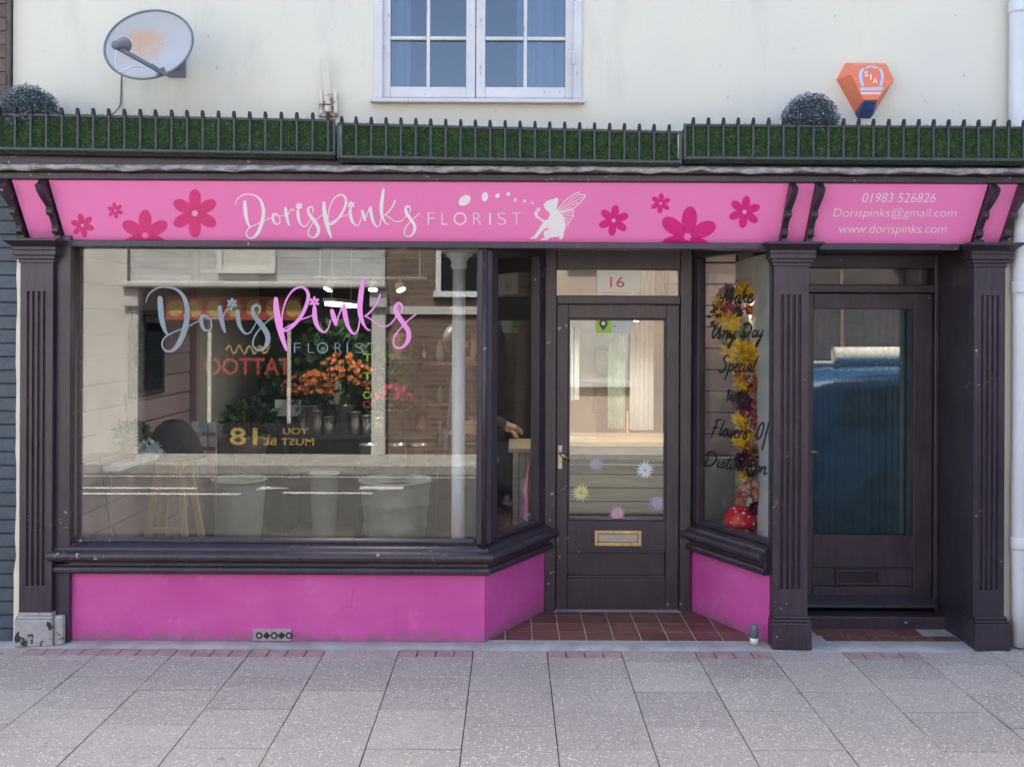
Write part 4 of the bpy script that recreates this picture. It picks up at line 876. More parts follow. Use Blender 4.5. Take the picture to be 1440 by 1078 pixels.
# ------------------------------------------------------------------ planter railings with turf
def planter(pxa, pxb, tops, bots, n, labels, seed, phase):
    yF = -.305
    A, Bp = Q(pxa, bots[0], yF), Q(pxb, bots[1], yF); Ta, Tb = Q(pxa, tops[0], yF), Q(pxb, tops[1], yF)
    o = thing('planter_railing', labels, 'planter', ((A.x+Bp.x)/2, -.22, 2.62), 'turf lined planter railings on the cornice')
    r = random.Random(seed)
    def lerp(p, q, t): return p + (q-p)*t
    part('tray', MB().beam(A + Vector((0, .115, -.002)), Bp + Vector((0, .115, -.002)), .17, .020), M['black2'], o, bevel=.004)
    part('bottom_rail', MB().beam(A + Vector((0, -.008, .010)), Bp + Vector((0, -.008, .010)), .012, .016), M['iron'], o, bevel=.003)
    part('top_rail', MB().beam(Ta + Vector((0, .006, -.036)), Tb + Vector((0, .006, -.036)), .008, .014), M['iron'], o, bevel=.002)
    # knobbed uprights, each its own part
    barm = {}
    for k in range(n):
        t = (k + phase)/n
        p0, p1 = lerp(A, Bp, t), lerp(Ta, Tb, t); h = (p1-p0).length; lean = r.uniform(-.006, .006)
        mb = MB().box(-.0058, .0058, -.004, .004, .0, h-.030).box(-.0095, .0095, -.010, .006, h-.030, h-.010).box(-.0072, .0072, -.012, .003, h-.0102, h+.001)
        key = round(h, 3)
        if key not in barm:
            bme = mb.mesh('bar'); bme.materials.append(M['iron']); bme.materials.append(M['black2']); barm[key] = bme
            for pl in bme.polygons: pl.material_index = 1 if pl.center.z > h-.031 else 0
        ob = place('bar', barm[key], o, p0 + Vector((0, -.004, .0)), (0, lean, r.uniform(-.05, .05)))
        bv = ob.modifiers.new('bevel', 'BEVEL'); bv.width = .002; bv.segments = 2
    for X_, T_ in ((A, Ta), (Bp, Tb)):
        part('end_bar', MB().beam(X_ + Vector((0, .0, .0)), T_ + Vector((0, 0, -.03)), .012, .012, (0, 1, 0)), M['iron'], o)
    # turf wrapped over a box
    dz = -.034
    P = [A + Vector((.012, .018, .0)), Bp + Vector((-.012, .018, .0)), Tb + Vector((-.012, .018, dz)), Ta + Vector((.012, .018, dz))]
    part('turf_backing', MB().extrude(P, (0, .15, 0)), M['turfbase'], o)
    tb = MB()
    for i in range(15000):
        u, v = r.random(), r.random()
        p = lerp(lerp(P[0], P[1], u), lerp(P[3], P[2], u), v)
        clump = .5 + .5*sin(u*61 + 3*sin(v*5+seed))*sin(v*9 + u*23)
        d = Vector((r.gauss(0, .55), -1 - .3*r.random(), r.gauss(-.25, .55))).normalized()*(.010 + .016*r.random()*clump + .004)
        if v > .93: d = Vector((r.gauss(0, .4), -.5, .7 + .3*r.random())).normalized()*(.012 + .010*r.random())
        s_ = d.cross(Vector((r.gauss(0,1), r.gauss(0,1), r.gauss(0,1)))).normalized()*.0022
        tb.add([p - s_, p + s_, p + d], [(0, 1, 2)])
    for i in range(2600):
        u = r.random(); p = lerp(P[3], P[2], u) + Vector((0, r.random()*.14, 0))
        d = Vector((r.gauss(0, .4), r.gauss(0, .4), 1)).normalized()*(.008 + .014*r.random() + (.020*r.random() if r.random() < .12 else 0)); s_ = Vector((r.gauss(0,1), r.gauss(0,1), 0)).normalized()*.0017
        tb.add([p - s_, p + s_, p + d], [(0, 1, 2)])
    me = bpy.data.meshes.new('turf'); me.from_pydata(tb.v, [], tb.f)
    stuff(part('turf', me, M['turf'], o))
    return o
planter(-14, 470, (150.5, 160), (211.5, 219), 22, 'turf lined planter railing below the satellite dish', 1, .62)
planter(476, 957, (164.5, 176.5), (223.5, 231), 23, 'turf lined planter railing below the upper window', 2, .2)
planter(963, 1448, (166, 170), (225, 228), 23, 'turf lined planter railing below the orange alarm box', 3, .55)

def topiary(px, py_top, py_c, rpx, label, seed):
    y = -.17; c = Q(px, py_c, y); R_ = rpx/FPX*(y-CAM_Y)
    o = thing('topiary_ball', label, 'topiary', (c.x, c.y, c.z - R_), 'frosted topiary balls in the planters')
    part('core', MB().lathe([(max(.0001, R_*.93*sin(pi*k/12)), -R_*.93*cos(pi*k/12)) for k in range(13)], 24, c), M['topbase'], o, smooth=True)
    r = random.Random(seed); tb = MB()
    for i in range(5200):
        d = Vector((r.gauss(0,1), r.gauss(0,1), r.gauss(0,1))).normalized(); p = c + d*R_*r.uniform(.86, 1.06)*(1 + .045*sin(d.x*9)*sin(d.z*8+2) + .03*sin(d.y*17+d.x*13))
        f = (d + Vector((r.gauss(0,.8), r.gauss(0,.8), r.gauss(0,.8)))).normalized()*r.uniform(.008, .014)
        s_ = f.cross(Vector((r.gauss(0,1), r.gauss(0,1), r.gauss(0,1)))).normalized()*.0036
        tb.add([p - s_*.5, p + f*.5 - s_, p + f, p + f*.5 + s_], [(0, 1, 2, 3)])
    me = bpy.data.meshes.new('foliage'); me.from_pydata(tb.v, [], tb.f); stuff(part('foliage', me, M['topiary'], o))
topiary(42, 123, 162, 39, 'round frosted topiary ball at the brick neighbour end of the planters', 11)
topiary(1139.5, 134, 171, 37, 'round frosted topiary ball beside the orange alarm box', 12)

# ------------------------------------------------------------------ satellite dish
dc = Q(209, 62, -.30)
dish = thing('satellite_dish', 'pale grey satellite dish with orange rust stain on the cream wall', 'satellite dish', (dc.x + .03, .05, dc.z - .20))
nrm_ = Vector((.02, -.93, .34)).normalized()
Rm = Matrix.Rotation(radians(0), 3, 'Z')
zax = nrm_; xax = Vector((.94, 0, .34)); xax = (xax - zax*xax.dot(zax)).normalized(); yax = zax.cross(xax)
DM = Matrix((xax, yax, zax)).transposed().to_4x4()
a_, b_ = .228, .212
mb = MB(); rings = 14; n = 56
for side_ in (0, 1):
    for i in range(rings+1):
        f = i/rings
        for k in range(n):
            th = 2*pi*k/n; mb.v.append((a_*f*cos(th), b_*f*sin(th), .052*f*f - side_*.007 - .052))
S = (rings+1)*n
for side_ in (0, 1):
    for i in range(rings):
        for k in range(n):
            q = (side_*S+i*n+k, side_*S+i*n+(k+1) % n, side_*S+(i+1)*n+(k+1) % n, side_*S+(i+1)*n+k)
            mb.f.append(q if side_ == 0 else q[::-1])
for k in range(n): mb.f.append((rings*n+k, rings*n+(k+1) % n, S+rings*n+(k+1) % n, S+rings*n+k))
me = mb.mesh('reflector', True); bmx = bmesh.new(); bmx.from_mesh(me); bmesh.ops.remove_doubles(bmx, verts=bmx.verts, dist=1e-5); bmx.to_mesh(me); bmx.free()
refl = link('reflector', me, M['dish'], dish); refl.matrix_local = Matrix.Translation(dc - dish.location) @ DM
W_ = lambda x, y, z: dc + (DM.to_3x3() @ Vector((x, y, z)))
rim = MB().tube([W_(a_*cos(2*pi*k/48), b_*sin(2*pi*k/48), -.002) for k in range(49)], .006, 8, False)
part('rim', rim, M['lnb'], dish, smooth=True)
low = Q(217, 108, -.40); tip = Q(163, 65, -.60)
low = W_(.045, -b_*.99, .0); tip = Q(165, 67, -.56)
part('feed_arm', MB().beam(low, tip, .014, .022).beam(low + Vector((0,.03,.0)), low + (tip-low)*.3 + Vector((.004,0,.012)), .008, .008), M['lnb'], dish, bevel=.003)
dl = (dc + Vector((.0, .0, .0)) - tip).normalized()
part('receiver', MB().tube([tip - dl*.030 + Vector((0,0,.012)), tip - dl*.018 + Vector((0,0,.012)), tip + dl*.03 + Vector((0,0,.012)), tip + dl*.065 + Vector((0,0,.010)), tip + dl*.078 + Vector((0,0,.010))], [.014, .022, .027, .038, .030], 16), M['lnb'], dish, smooth=True)
cl = MB()
for k in range(7): cl.obox(low + Vector((jit.uniform(-.03, .03), jit.uniform(-.03, .02), jit.uniform(-.012, .03))), (1, .3, .5), (0, 1, .2), (-.5, 0, 1), .011, .006, .006)
part('clamp', cl, M['lnb'], dish, bevel=.002)
part('wall_bracket', MB().beam((dc.x+.02, .065, dc.z-.02), (dc.x+.02, -.24, dc.z-.02), .035, .035).box(dc.x-.03, dc.x+.07, .045, .062, dc.z-.08, dc.z+.06), M['lnb'], dish, bevel=.004)
bo = MB()
for x, y in ((-.045, .02), (.055, .03)): bo.lathe([(.004, 0), (.004, .004)], 8, W_(x, y, .052*((x/a_)**2 + (y/b_)**2) - .052), nrm_)
part('bolt', bo, M['rusty'], dish)
p0 = tip + Vector((.0, 0, -.005))
part('cable', MB().tube(catmull([tuple(p0), tuple(p0 + Vector((-.018, .02, -.06))), tuple(p0 + Vector((-.012, .06, -.10))), tuple(p0 + Vector((.03, .12, -.055))), tuple(p0 + Vector((.07, .2, -.04)))], 6), .004, 7), M['whitecable'], dish, smooth=True)
wy = .052
part('cable', MB().tube(catmull([tuple(Q(172, 96, -.20)), tuple(Q(171, 112, wy-.02)), tuple(Q(170, 138, wy)), tuple(Q(168, 150, wy-.01)), tuple(Q(160, 159, -.02)), tuple(Q(150, 163, -.06))], 6), .0045, 7), M['cable'], dish, smooth=True)

# rusty forked bracket
br = thing('iron_bracket', 'rusty forked iron bracket with a white upright on the cream wall', 'bracket', Q(461, 160, .03))
yb = .02
tp, bt = Q(455.5, 80, -.02), Q(461.5, 146, yb)
part('upright', MB().beam(tp, bt, .010, .042, (1, 0, .1)), M['rusty'], br, bevel=.002)
mb = MB().beam(Q(451.5, 128, yb), Q(451.5, 160, yb), .012, .020, (1,0,0)).beam(Q(471.5, 128, yb), Q(472, 162, yb), .012, .020, (1,0,0)).box(Q(448, 0, yb).x, Q(475, 0, yb).x, yb+.012, WY+.002, ZP(164, yb), ZP(130, yb))
part('fork', mb, M['rusty'], br, bevel=.003)
part('lug', MB().obox(Q(462, 153, yb-.004), (1,0,0), (0,1,0), (0,0,1), .022, .010, .018), M['rusty'], br, bevel=.006)
part('wire', MB().tube([Q(463, 165, -.0), Q(467, 172, -.1), Q(472, 181, -.25)], .003, 6), M['cable'], br)

# ------------------------------------------------------------------ alarm box
AX = lambda x, y: (1160 + x/10.78, 80 + y/10.78)
def hull(name, pts, m, parent, bev=.003):
    bm = bmesh.new()
    for p in pts: bm.verts.new(p)
    bmesh.ops.convex_hull(bm, input=bm.verts); me = bpy.data.meshes.new(name); 
    bmesh.ops.dissolve_limit(bm, angle_limit=radians(2), verts=bm.verts, edges=bm.edges)
    bmesh.ops.recalc_face_normals(bm, faces=bm.faces); bm.to_mesh(me); bm.free()
    return part(name, me, m, parent, bevel=bev)
ab = thing('alarm_box', 'orange faceted security alarm box with blue base on the cream wall', 'alarm', Q(1214, 165, WY))
yf2 = -.045
front = [Q(*AX(x, y), yf2) for x, y in ((470,130),(930,120),(1035,350),(800,650),(590,655),(400,268))]
back = [Q(*AX(x, y), WY+.002) for x, y in ((315,90),(925,97),(1050,345),(752,850),(452,858),(165,345))]
body = hull('body', front + back, M['orange'], ab)
fb = [Q(*AX(x, y), yf2+.002) for x, y in ((598,672),(778,672))]; bb = [Q(*AX(x, y), WY+.002) for x, y in ((450,868),(495,942),(690,942),(752,860))]
hull('strobe_base', fb + bb + [Q(*AX(x, y), -.01) for x, y in ((560, 790), (740, 800))], M['blue'], ab)
PA = Plane((0, yf2, 0), (0, -1, 0)); fa = lambda x, y, o: PA.hit(*AX(x, y), o)
flat_part('badge', ribbons([[(575,430,22),(548,350,26),(545,250,26),(580,190,24)], [(840,190,22),(868,260,22),(868,350,22),(845,430,20)], [(630,170,16),(700,148,16),(790,170,16)]], fa, .0012), M['badge'], body)
flat_part('badge_banner', fill([[(535,465),(880,458),(880,510),(535,518)]], fa, .0012), M['badge'], body)
for ch, bx_ in (('S', (603, 222, 655, 302)), ('I', (686, 268, 706, 345)), ('A', (728, 322, 795, 402))): flat_part('lettering', text_mb(ch, bx_, fa, .0016, 0, .012), M['spot'], body)
rl_ = random.Random(4); bars_ = []; xq = 545
while xq < 845:                                        # the small line under the badge is too fine to read: strokes of its size
    wq = rl_.uniform(10, 22); bars_.append([(xq, 536 + rl_.uniform(-3, 4)), (xq+wq, 536 + rl_.uniform(-3, 4)), (xq+wq, 570 + rl_.uniform(-4, 3)), (xq, 570 + rl_.uniform(-4, 3))]); xq += wq + (26 if 670 < xq < 690 else rl_.uniform(6, 9))
flat_part('fine_print', fill(bars_, fa, .0016), M['spot'], body)

# ------------------------------------------------------------------ neighbours
nl = thing('neighbour_building', 'slate blue painted brick building joined to the florist beside the satellite dish', 'building', (-4.5, .3, 0))
part('wall', MB().box(-9, -2.735, .006, 5.0, 0, 2.58), M['mortar'], nl)
part('wall', MB().box(-9, -2.815, .02, 5.0, 2.582, 5.6), M['mortar2'], nl)
part('facing_wall', MB().box(-9, -3.235, -.004, .0055, 0, 2.58).box(-9, -3.315, .006, .0195, 2.582, 5.6), M['bluebrick'], nl)
part('roof', MB().extrude([(-9.1, -.05, 5.6), (-9.1, 2.5, 6.9), (-9.1, 5.1, 5.6), (-9.1, 5.1, 5.5), (-9.1, -.05, 5.5)], (6.2, 0, 0)), M['roofslate'], nl)
bk = {}
def brick_mesh(l, m):
    if (l, m) not in bk:
        bk[(l, m)] = MB().box(-l/2, l/2, -.006, .02, -.0325, .0325).mesh('brick'); bk[(l, m)].materials.append(M[m])
    return bk[(l, m)]
for r_ in range(54):
    z = .04 + .075*r_; lo = z < 2.56; xe = -2.735 if lo else -2.815; m_ = 'bluepaint' if lo else 'brownpiece'; yy = -.002 if lo else .012
    segs = [.215, .215] if r_ % 2 else [.102, .215, .102]
    x = xe
    if abs(z-2.58) < .04: continue
    for l in segs:
        ob = place('brick', brick_mesh(l, m_), nl, (x - l/2, yy + rs.uniform(-.002, .002), z), (rs.uniform(-.01, .01), 0, rs.uniform(-.01, .01)))
        x -= l + .010
nr = thing('neighbour_building', 'cream rendered building beyond the white downpipe', 'building', (6, .3, 0))
part('wall', MB().box(3.405, 10, .03, 5.0, 0, 5.6), M['cream'], nr)
part('roof', MB().extrude([(3.405, -.05, 5.7), (3.405, 2.5, 6.9), (3.405, 5.1, 5.7), (3.405, 5.1, 5.61), (3.405, -.05, 5.61)], (6.7, 0, 0)), M['roofslate'], nr)

# ------------------------------------------------------------------ across the street (seen in the glass)
OY = -7.6
tat = thing('tattoo_shop', 'white painted brick tattoo shop across the street reflected in the shop window', 'shop', (-3.4, OY, 0))
uwx0, uwx1 = -4.05, -3.25
part('wall', MB().box(-5.25, -1.75, OY-3.5, OY-.02, 2.36, 4.5).box(-5.25, -1.75, OY-3.5, OY-.5, 0, 2.359), M['whitebrick'], tat)
part('stall_riser', MB().box(-5.05, -1.9, OY-.2, OY-.04, 0, .42), M['black2'], tat)
part('cornice', MB().box(-5.3, -1.72, OY-.10, OY+.20, 2.28, 2.36), M['stone'], tat, bevel=.02)
part('fascia_board', MB().box(-4.75, -2.9, OY-.30, OY+.02, 1.84, 2.16), M['redsign'], tat)
part('fascia_board', MB().box(-5.05, -1.9, OY-.32, OY-.03, 1.80, 2.275), M['black2'], tat)
part('shop_window', MB().box(-5.05, -1.9, OY-.12, OY-.10, .42, 1.80), M['blackglass'], tat)
for xa in (-5.30, -1.92): part('pilaster', MB().box(xa, xa+.19, OY-.3, OY+.06, 0, 2.28).box(xa-.02, xa+.21, OY-.3, OY+.12, 2.02, 2.275), M['stone'], tat, bevel=.01)
for xa in (-4.2, -3.1): part('mullion', MB().box(xa, xa+.05, OY-.13, OY-.06, .42, 1.80), M['stone'], tat)
uw = part('upper_window', MB().box(uwx0, uwx0+.07, OY-.04, OY+.03, 2.55, 3.75).box(uwx1-.07, uwx1, OY-.04, OY+.03, 2.55, 3.75).box(uwx0, uwx1, OY-.04, OY+.05, 2.48, 2.549).box(uwx0, uwx1, OY-.04, OY+.03, 3.751, 3.82), M['whiteclean'], tat)
part('pane', MB().box(uwx0+.07, uwx1-.07, OY-.03, OY-.01, 2.55, 3.75), M['blind'], uw)
# far lettering faces the street: x grows to the reader's left, so text runs from larger x down
def far_text(txt, x0, x1, z0, z1, y, m, off=0):
    vs, fs = text_polys(txt, off); h = z1-z0
    mb = MB().add([(x1 - u*(x1-x0), y, z0 + v*h) for u, v in vs], fs); flat_part('lettering', mb, M[m], tat)
far_text('TATTOO', -4.25, -3.05, 1.08, 1.32, OY-.098, 'redsign', .02); flat_part('script_flourish', ribbons([[(-395 + 60*k/14, 143 + 6*sin(k*1.9), 1.2) for k in range(15)]], lambda x, y, o: Vector((x/100, OY-.098+o, y/100))), M['gold'], tat)
far_text('18', -3.88, -3.5, .12, .36, OY-.038, 'gold', .02); far_text('YOU', -3.15, -2.8, .27, .36, OY-.038, 'gold', .01); far_text('MUST BE', -3.42, -2.72, .12, .22, OY-.038, 'gold', .01)
fs_ = MB()
for k in range(7):
    cx_ = -4.62 + .27*k
    fs_.add(*(lambda P: (P, [tuple(range(len(P)))]))([(cx_ + .11*cos(2*pi*j/18), OY+.0225, 2.0 + .12*sin(2*pi*j/18)) for j in range(18)]))
flat_part('ornament', fs_, M['gold'], tat)
for k, ch in enumerate('TATTOO'): far_text(ch, -2.06, -1.94, 1.28 - .13*k, 1.385 - .13*k, OY-.098, 'redsign' if k % 2 else 'green', .02)
bh = thing('brick_house', 'brown brick house across the street beside the tattoo shop', 'house', (2, OY, 0))
part('wall', MB().box(-1.74, .45, OY-4, OY-.06, 0, 4.6), M['brownbrick'], bh)
part('string_course', MB().box(-1.74, .45, OY-.06, OY-.02, 1.93, 2.04), M['stone'], bh)
for xa, za, zb in ((-1.05, 2.25, 3.5),):
    wf = part('window_frame', MB().box(xa, xa+.07, OY-.07, OY-.005, za, zb).box(xa+.83, xa+.9, OY-.07, OY-.005, za, zb).box(xa-.03, xa+.93, OY-.07, OY+.02, za-.08, za-.001).box(xa, xa+.9, OY-.07, OY-.005, zb+.001, zb+.07).box(xa+.07, xa+.83, OY-.068, OY-.01, (za+zb)/2-.02, (za+zb)/2+.02), M['whiteclean'], bh)
    part('pane', MB().box(xa+.07, xa+.83, OY-.055, OY-.045, za, zb), M['blackglass'], wf)
part('drainpipe', MB().tube([(-.35, OY, .0), (-.35, OY, 4.5)], .045, 10), M['whiteclean'], bh)
bd = thing('brick_house', 'dark brick house with a terracotta drainpipe across the street from the house door', 'house', (6, OY, 0))
part('wall', MB().box(3.55, 10, OY-4, OY-.06, 0, 4.6), brick_tex('grey_brown_brick', (.115, .095, .095), (.085, .072, .075), (.14, .13, .13)), bd)
part('drainpipe', MB().tube([(4.80, OY, .0), (4.80, OY, 4.5)], .026, 10), plain('terracotta_pipe', (.34, .20, .16), .6), bd)
ph_ = thing('pale_house', 'pale pink rendered house across the street from the shop door', 'house', (2, OY, 0))
part('wall', MB().box(.46, 3.54, OY-4, OY-.08, 0, 4.6), plain('pale_pink_render', (.62, .50, .43), .85, .08, 2, .2), ph_)
part('door', MB().box(2.65, 3.4, OY-.08, OY-.05, 0, 2.05), M['bluepaint'], ph_)
for xa, za, zb in ((.85, .95, 2.1), (.85, 2.75, 3.8), (2.5, 2.75, 3.8)):
    wf = part('window_frame', MB().box(xa, xa+.07, OY-.08, OY-.02, za, zb).box(xa+.83, xa+.9, OY-.08, OY-.02, za, zb).box(xa-.03, xa+.93, OY-.08, OY, za-.08, za-.001).box(xa, xa+.9, OY-.08, OY-.02, zb+.001, zb+.07), M['whiteclean'], ph_)
    part('pane', MB().box(xa+.07, xa+.83, OY-.075, OY-.065, za, zb), M['blind'], wf)
sh_ = thing('rendered_house', 'pale rendered house across the street at the corner beyond the tattoo shop', 'house', (-8, OY, 0))
part('wall', MB().box(-12, -5.33, OY-4, OY-.1, 0, 4.6), M['stone'], sh_)
wfx = part('window_frame', MB().box(-7.6, -6.5, OY-.12, OY-.06, 1.0, 2.2), M['whiteclean'], sh_); part('pane', MB().box(-7.5, -6.6, OY-.06, OY-.055, 1.1, 2.1), M['blackglass'], wfx)

# ------------------------------------------------------------------ things inside the shop
def leaves(mb, c, r, n, size, rnd, squash=1.0, up=0.0):
    c = Vector(c)
    for i in range(n):
        d = Vector((rnd.gauss(0,1), rnd.gauss(0,1), rnd.gauss(0,1)*squash)).normalized(); p = c + Vector((d.x*r, d.y*r, d.z*r*squash))*rnd.uniform(.5, 1.0)
        f = (d + Vector((rnd.gauss(0,.5), rnd.gauss(0,.5), rnd.gauss(up,.5)))).normalized()*size*rnd.uniform(.6, 1.2)
        s_ = f.cross(Vector((rnd.gauss(0,1), rnd.gauss(0,1), rnd.gauss(0,1)))).normalized()*size*.3
        mb.add([p, p + f*.5 - s_, p + f, p + f*.5 + s_], [(0, 1, 2, 3)])
    return mb
def raw(mb, name, m, parent):
    me = bpy.data.meshes.new(name); me.from_pydata([tuple(v) for v in mb.v], [], mb.f); return part(name, me, m, parent)
def bloom(mb, c, nrm, r, rnd, petals=12, cup=.3, layers=2):
    c, nrm = Vector(c), Vector(nrm).normalized(); t = nrm.orthogonal().normalized(); b = nrm.cross(t)
    for l in range(layers):
        for k in range(petals):
            a = 2*pi*(k + .5*l)/petals + rnd.uniform(-.1, .1); d = t*cos(a) + b*sin(a); s_ = t*-sin(a) + b*cos(a); rr = r*(1-.25*l)*rnd.uniform(.85, 1.1)
            up = nrm*rr*(cup + .25*l + rnd.uniform(-.1, .1)); w_ = rr*.22
            mb.add([c + d*rr*.12, c + d*rr*.55 - s_*w_ + up*.5, c + d*rr + up, c + d*rr*.55 + s_*w_ + up*.5], [(0, 1, 2, 3)])
    return mb
rn = random.Random(21)
# cast iron column
cc = Q(645, 500, .55)
col_ = thing('iron_column', 'white painted cast iron column standing just inside the main window', 'column', (cc.x, .55, .004))
part('shaft', MB().lathe([(.040, 0), (.040, 2.12)], 20, (cc.x, .55, .004)), M['whiteclean'], col_, smooth=True)
part('capital', MB().lathe([(.041, 2.10), (.052, 2.12), (.046, 2.14), (.060, 2.17), (.082, 2.185), (.082, 2.20)], 20, (cc.x, .55, .004)), M['whiteclean'], col_, smooth=True)
part('head_plate', MB().box(cc.x-.11, cc.x+.11, .45, .65, 2.2045, 2.26), M['ceil'], col_)
part('beam', MB().box(-2.55, 1.0, .47, .63, 2.262, 2.449), M['ceil'], shop)
# trestle with dark coat
sx_, sy_ = Q(247, 0, 1.4).x, 1.4
ts = thing('wooden_stand', 'pale wooden A-frame stand draped with a dark coat inside the main window', 'stand', (sx_, sy_, .004))
for a0, a1 in (((-.05, -.05), (-.17, -.16)), ((.05, -.05), (.16, -.18)), ((-.05, .05), (-.16, .2)), ((.05, .05), (.17, .2))):
    part('leg', MB().beam((sx_+a0[0], sy_+a0[1], 1.0), (sx_+a1[0], sy_+a1[1], .006), .045, .022), M['wood'], ts, bevel=.002)
part('crossbar', MB().beam((sx_-.13, sy_-.12, .35), (sx_+.13, sy_-.13, .35), .03, .02), M['wood'], ts)
part('coat', MB().lathe([(.0001, 1.10), (.07, 1.085), (.12, 1.04), (.155, .98), (.19, .90), (.215, .83), (.20, .825), (.15, .93)], 26, (sx_, sy_, .0)), M['coat'], ts, smooth=True)
# white table with pot plant and cards
tx = Q(165, 0, 1.0).x
tab = thing('display_table', 'white boxed display table by the side wall inside the shop', 'table', (tx, 1.1, .004))
part('table_top', MB().box(-2.50, tx+.22, .55, 1.10, .86, .89), M['whiteclean'], tab, bevel=.004); part('front_panel', MB().box(-2.48, tx+.14, .60, .63, .006, .859), M['planter'], tab)
pp = thing('pot_plant', 'leafy green plant in a terracotta pot on the white display table', 'plant', (Q(184, 0, .9).x, .9, .891))
pc = pp.location.copy()
part('pot', MB().lathe([(.045, 0), (.060, .10), (.066, .10), (.066, .12), (.055, .12)], 20, pc), M['terracotta'], pp, smooth=True)
part('stem', MB().tube([pc + Vector((.0, 0, .1)), pc + Vector((-.01, 0, .25)), pc + Vector((-.03, 0, .42))], .004, 6), M['black2'], pp)
raw(leaves(MB(), pc + Vector((0, 0, .17)), .11, 260, .05, rn, .7, .3), 'foliage', M['leaf'], pp)
bagx = Q(212, 0, .85)
tg = thing('tissue_parcel', 'crumpled pale tissue parcel beside the pot plant', 'parcel', (bagx.x, .85, .891)); raw(leaves(MB(), (bagx.x, .85, .95), .06, 90, .05, rn, .8), 'tissue', M['notice'], tg); part('base', MB().lathe([(.05, 0), (.06, .05), (.02, .09)], 12, (bagx.x, .85, .891)), M['notice'], tg)
rk = thing('card_rack', 'wire rack of greetings cards on a stand inside the main window', 'card rack', (Q(277, 0, 1.9).x, 1.9, .004))
rx = rk.location.x
part('frame', MB().tube([(rx-.15, 1.93, .006), (rx-.15, 1.93, 1.05)], .008, 8).tube([(rx+.15, 1.93, .006), (rx+.15, 1.93, 1.05)], .008, 8).box(rx-.16, rx+.16, 1.92, 1.94, .99, 1.01).box(rx-.16, rx+.16, 1.92, 1.94, .5, .52), M['steel'], rk)
for i in range(5):
    for j in range(4):
        part('card', MB().obox((rx-.125 + .0625*i, 1.905 + .006*rn.random(), .66 + .11*j), (1,0,0), (0,1,.25), (0,-.25,1), .026, .001, .042), M[rn.choice(['notice', 'cardm', 'whiteclean', 'sky', 'pinkcloth', 'whiteclean'])], rk)
wire = tag(part('trailing_wire', MB().tube(catmull([tuple(Q(141, 645, .30)), tuple(Q(147, 690, .28)), tuple(Q(155, 735, .25)), tuple(Q(168, 760, .22))], 5), .0025, 6), M['black2']), 'thin dark wire trailing down inside the corner of the main window', 'wire')
# tubs
def tub(px, y, r0_, r1_, h, m, label, name='planter_tub', ribs=0, z=.004):
    x = XP(px, y); o = thing(name, label, 'tub', (x, y, z))
    prof = [(r0_, 0)]; 
    for k in range(1, 21):
        f = k/20; prof.append((r0_ + (r1_-r0_)*f + (.008 if ribs and k in (6, 7, 13, 14) else 0), h*f))
    prof += [(r1_+.012, h), (r1_+.012, h+.015), (r1_-.015, h+.015), (r1_-.02, h*.85), (.0001, h*.85)]
    part('body', MB().lathe(prof, 30, (x, y, z)), m, o, smooth=True)
    part('soil', MB().lathe([(r1_-.03, h*.86), (r1_-.03, h*.9), (.0001, h*.92)], 20, (x, y, z)), M['black2'], o, smooth=True)
    return o
tub(557, 2.3, .23, .28, .52, M['tub'], 'large ribbed zinc tub on the shop floor', ribs=1)
tub(337, 2.3, .17, .21, .52, M['planter'], 'broad pale grey planter on the floor between card rack and counter')
tub(457, 2.4, .09, .115, .55, M['planter'], 'slim pale grey planter on the floor beside the zinc tub')
# back counter with steel buckets and flowers
kx0, kx1, ky = XP(400, 2.75), XP(612, 2.75), 2.75
kc = thing('flower_counter', 'dark shelved counter carrying steel buckets of flowers', 'counter', ((kx0+kx1)/2, ky, .004))
part('counter_top', MB().box(kx0, kx1, ky-.02, ky+.5, .80, .835), M['black2'], kc, bevel=.004); part('shelf', MB().box(kx0+.03, kx1-.03, ky+.02, ky+.48, .52, .545), M['planter'], kc)
for xa in (kx0, kx1-.04): part('side_panel', MB().box(xa, xa+.04, ky, ky+.48, .006, .799), M['black2'], kc)
part('back_panel', MB().box(kx0+.04, kx1-.04, ky+.45, ky+.48, .006, .799), M['black2'], kc)
def bucket(px, y, z, r, h, label, blooms=None, spread=.2, rise=.3, n=40, fsize=.05):
    x = XP(px, y); o = thing('steel_bucket', label, 'bucket', (x, y, z))
    part('can', MB().lathe([(r*.88, 0), (r, h), (r*1.05, h), (r*1.05, h+.008), (r*.95, h+.008), (r*.9, h*.5), (.0001, h*.5)], 26, (x, y, z)), M['bucket'], o, smooth=True)
    if blooms:
        f = thing('flower_bunch', blooms[1], 'flowers', (x, y, z+h*.52)); lf = MB(); fl_ = MB(); stm = MB()
        for i in range(n):
            a = rn.uniform(0, 2*pi); q = spread*sqrt(rn.random()); p = Vector((x + q*cos(a), y - .05 + q*.6*sin(a), z + h + rise*rn.uniform(.45, 1.0)*(1 - .4*(q/spread)**2)))
            bloom(fl_, p, (cos(a)*.5, -.7, .6), fsize*rn.uniform(.7, 1.15), rn, 11, .35, 2)
            if i % 2 == 0: stm.tube([(x + .3*r*cos(a), y + .3*r*sin(a), z+h*.55), tuple(p)], .003, 4)
        leaves(lf, (x, y, z + h + rise*.35), spread*.8, 160, .07, rn, .9, .2)
        raw(stm, 'stem', M['leaf'], f); raw(lf, 'foliage', M['leaf'], f); stuff(raw(fl_, 'bloom', M[blooms[0]], f))
    return o
bucket(437, 2.85, .836, .10, .24, 'tall steel bucket holding orange blooms next to the price cards', ('orangef', 'orange chrysanthemums spilling from the bucket next to the price cards'), .24, .30, 90, .034)
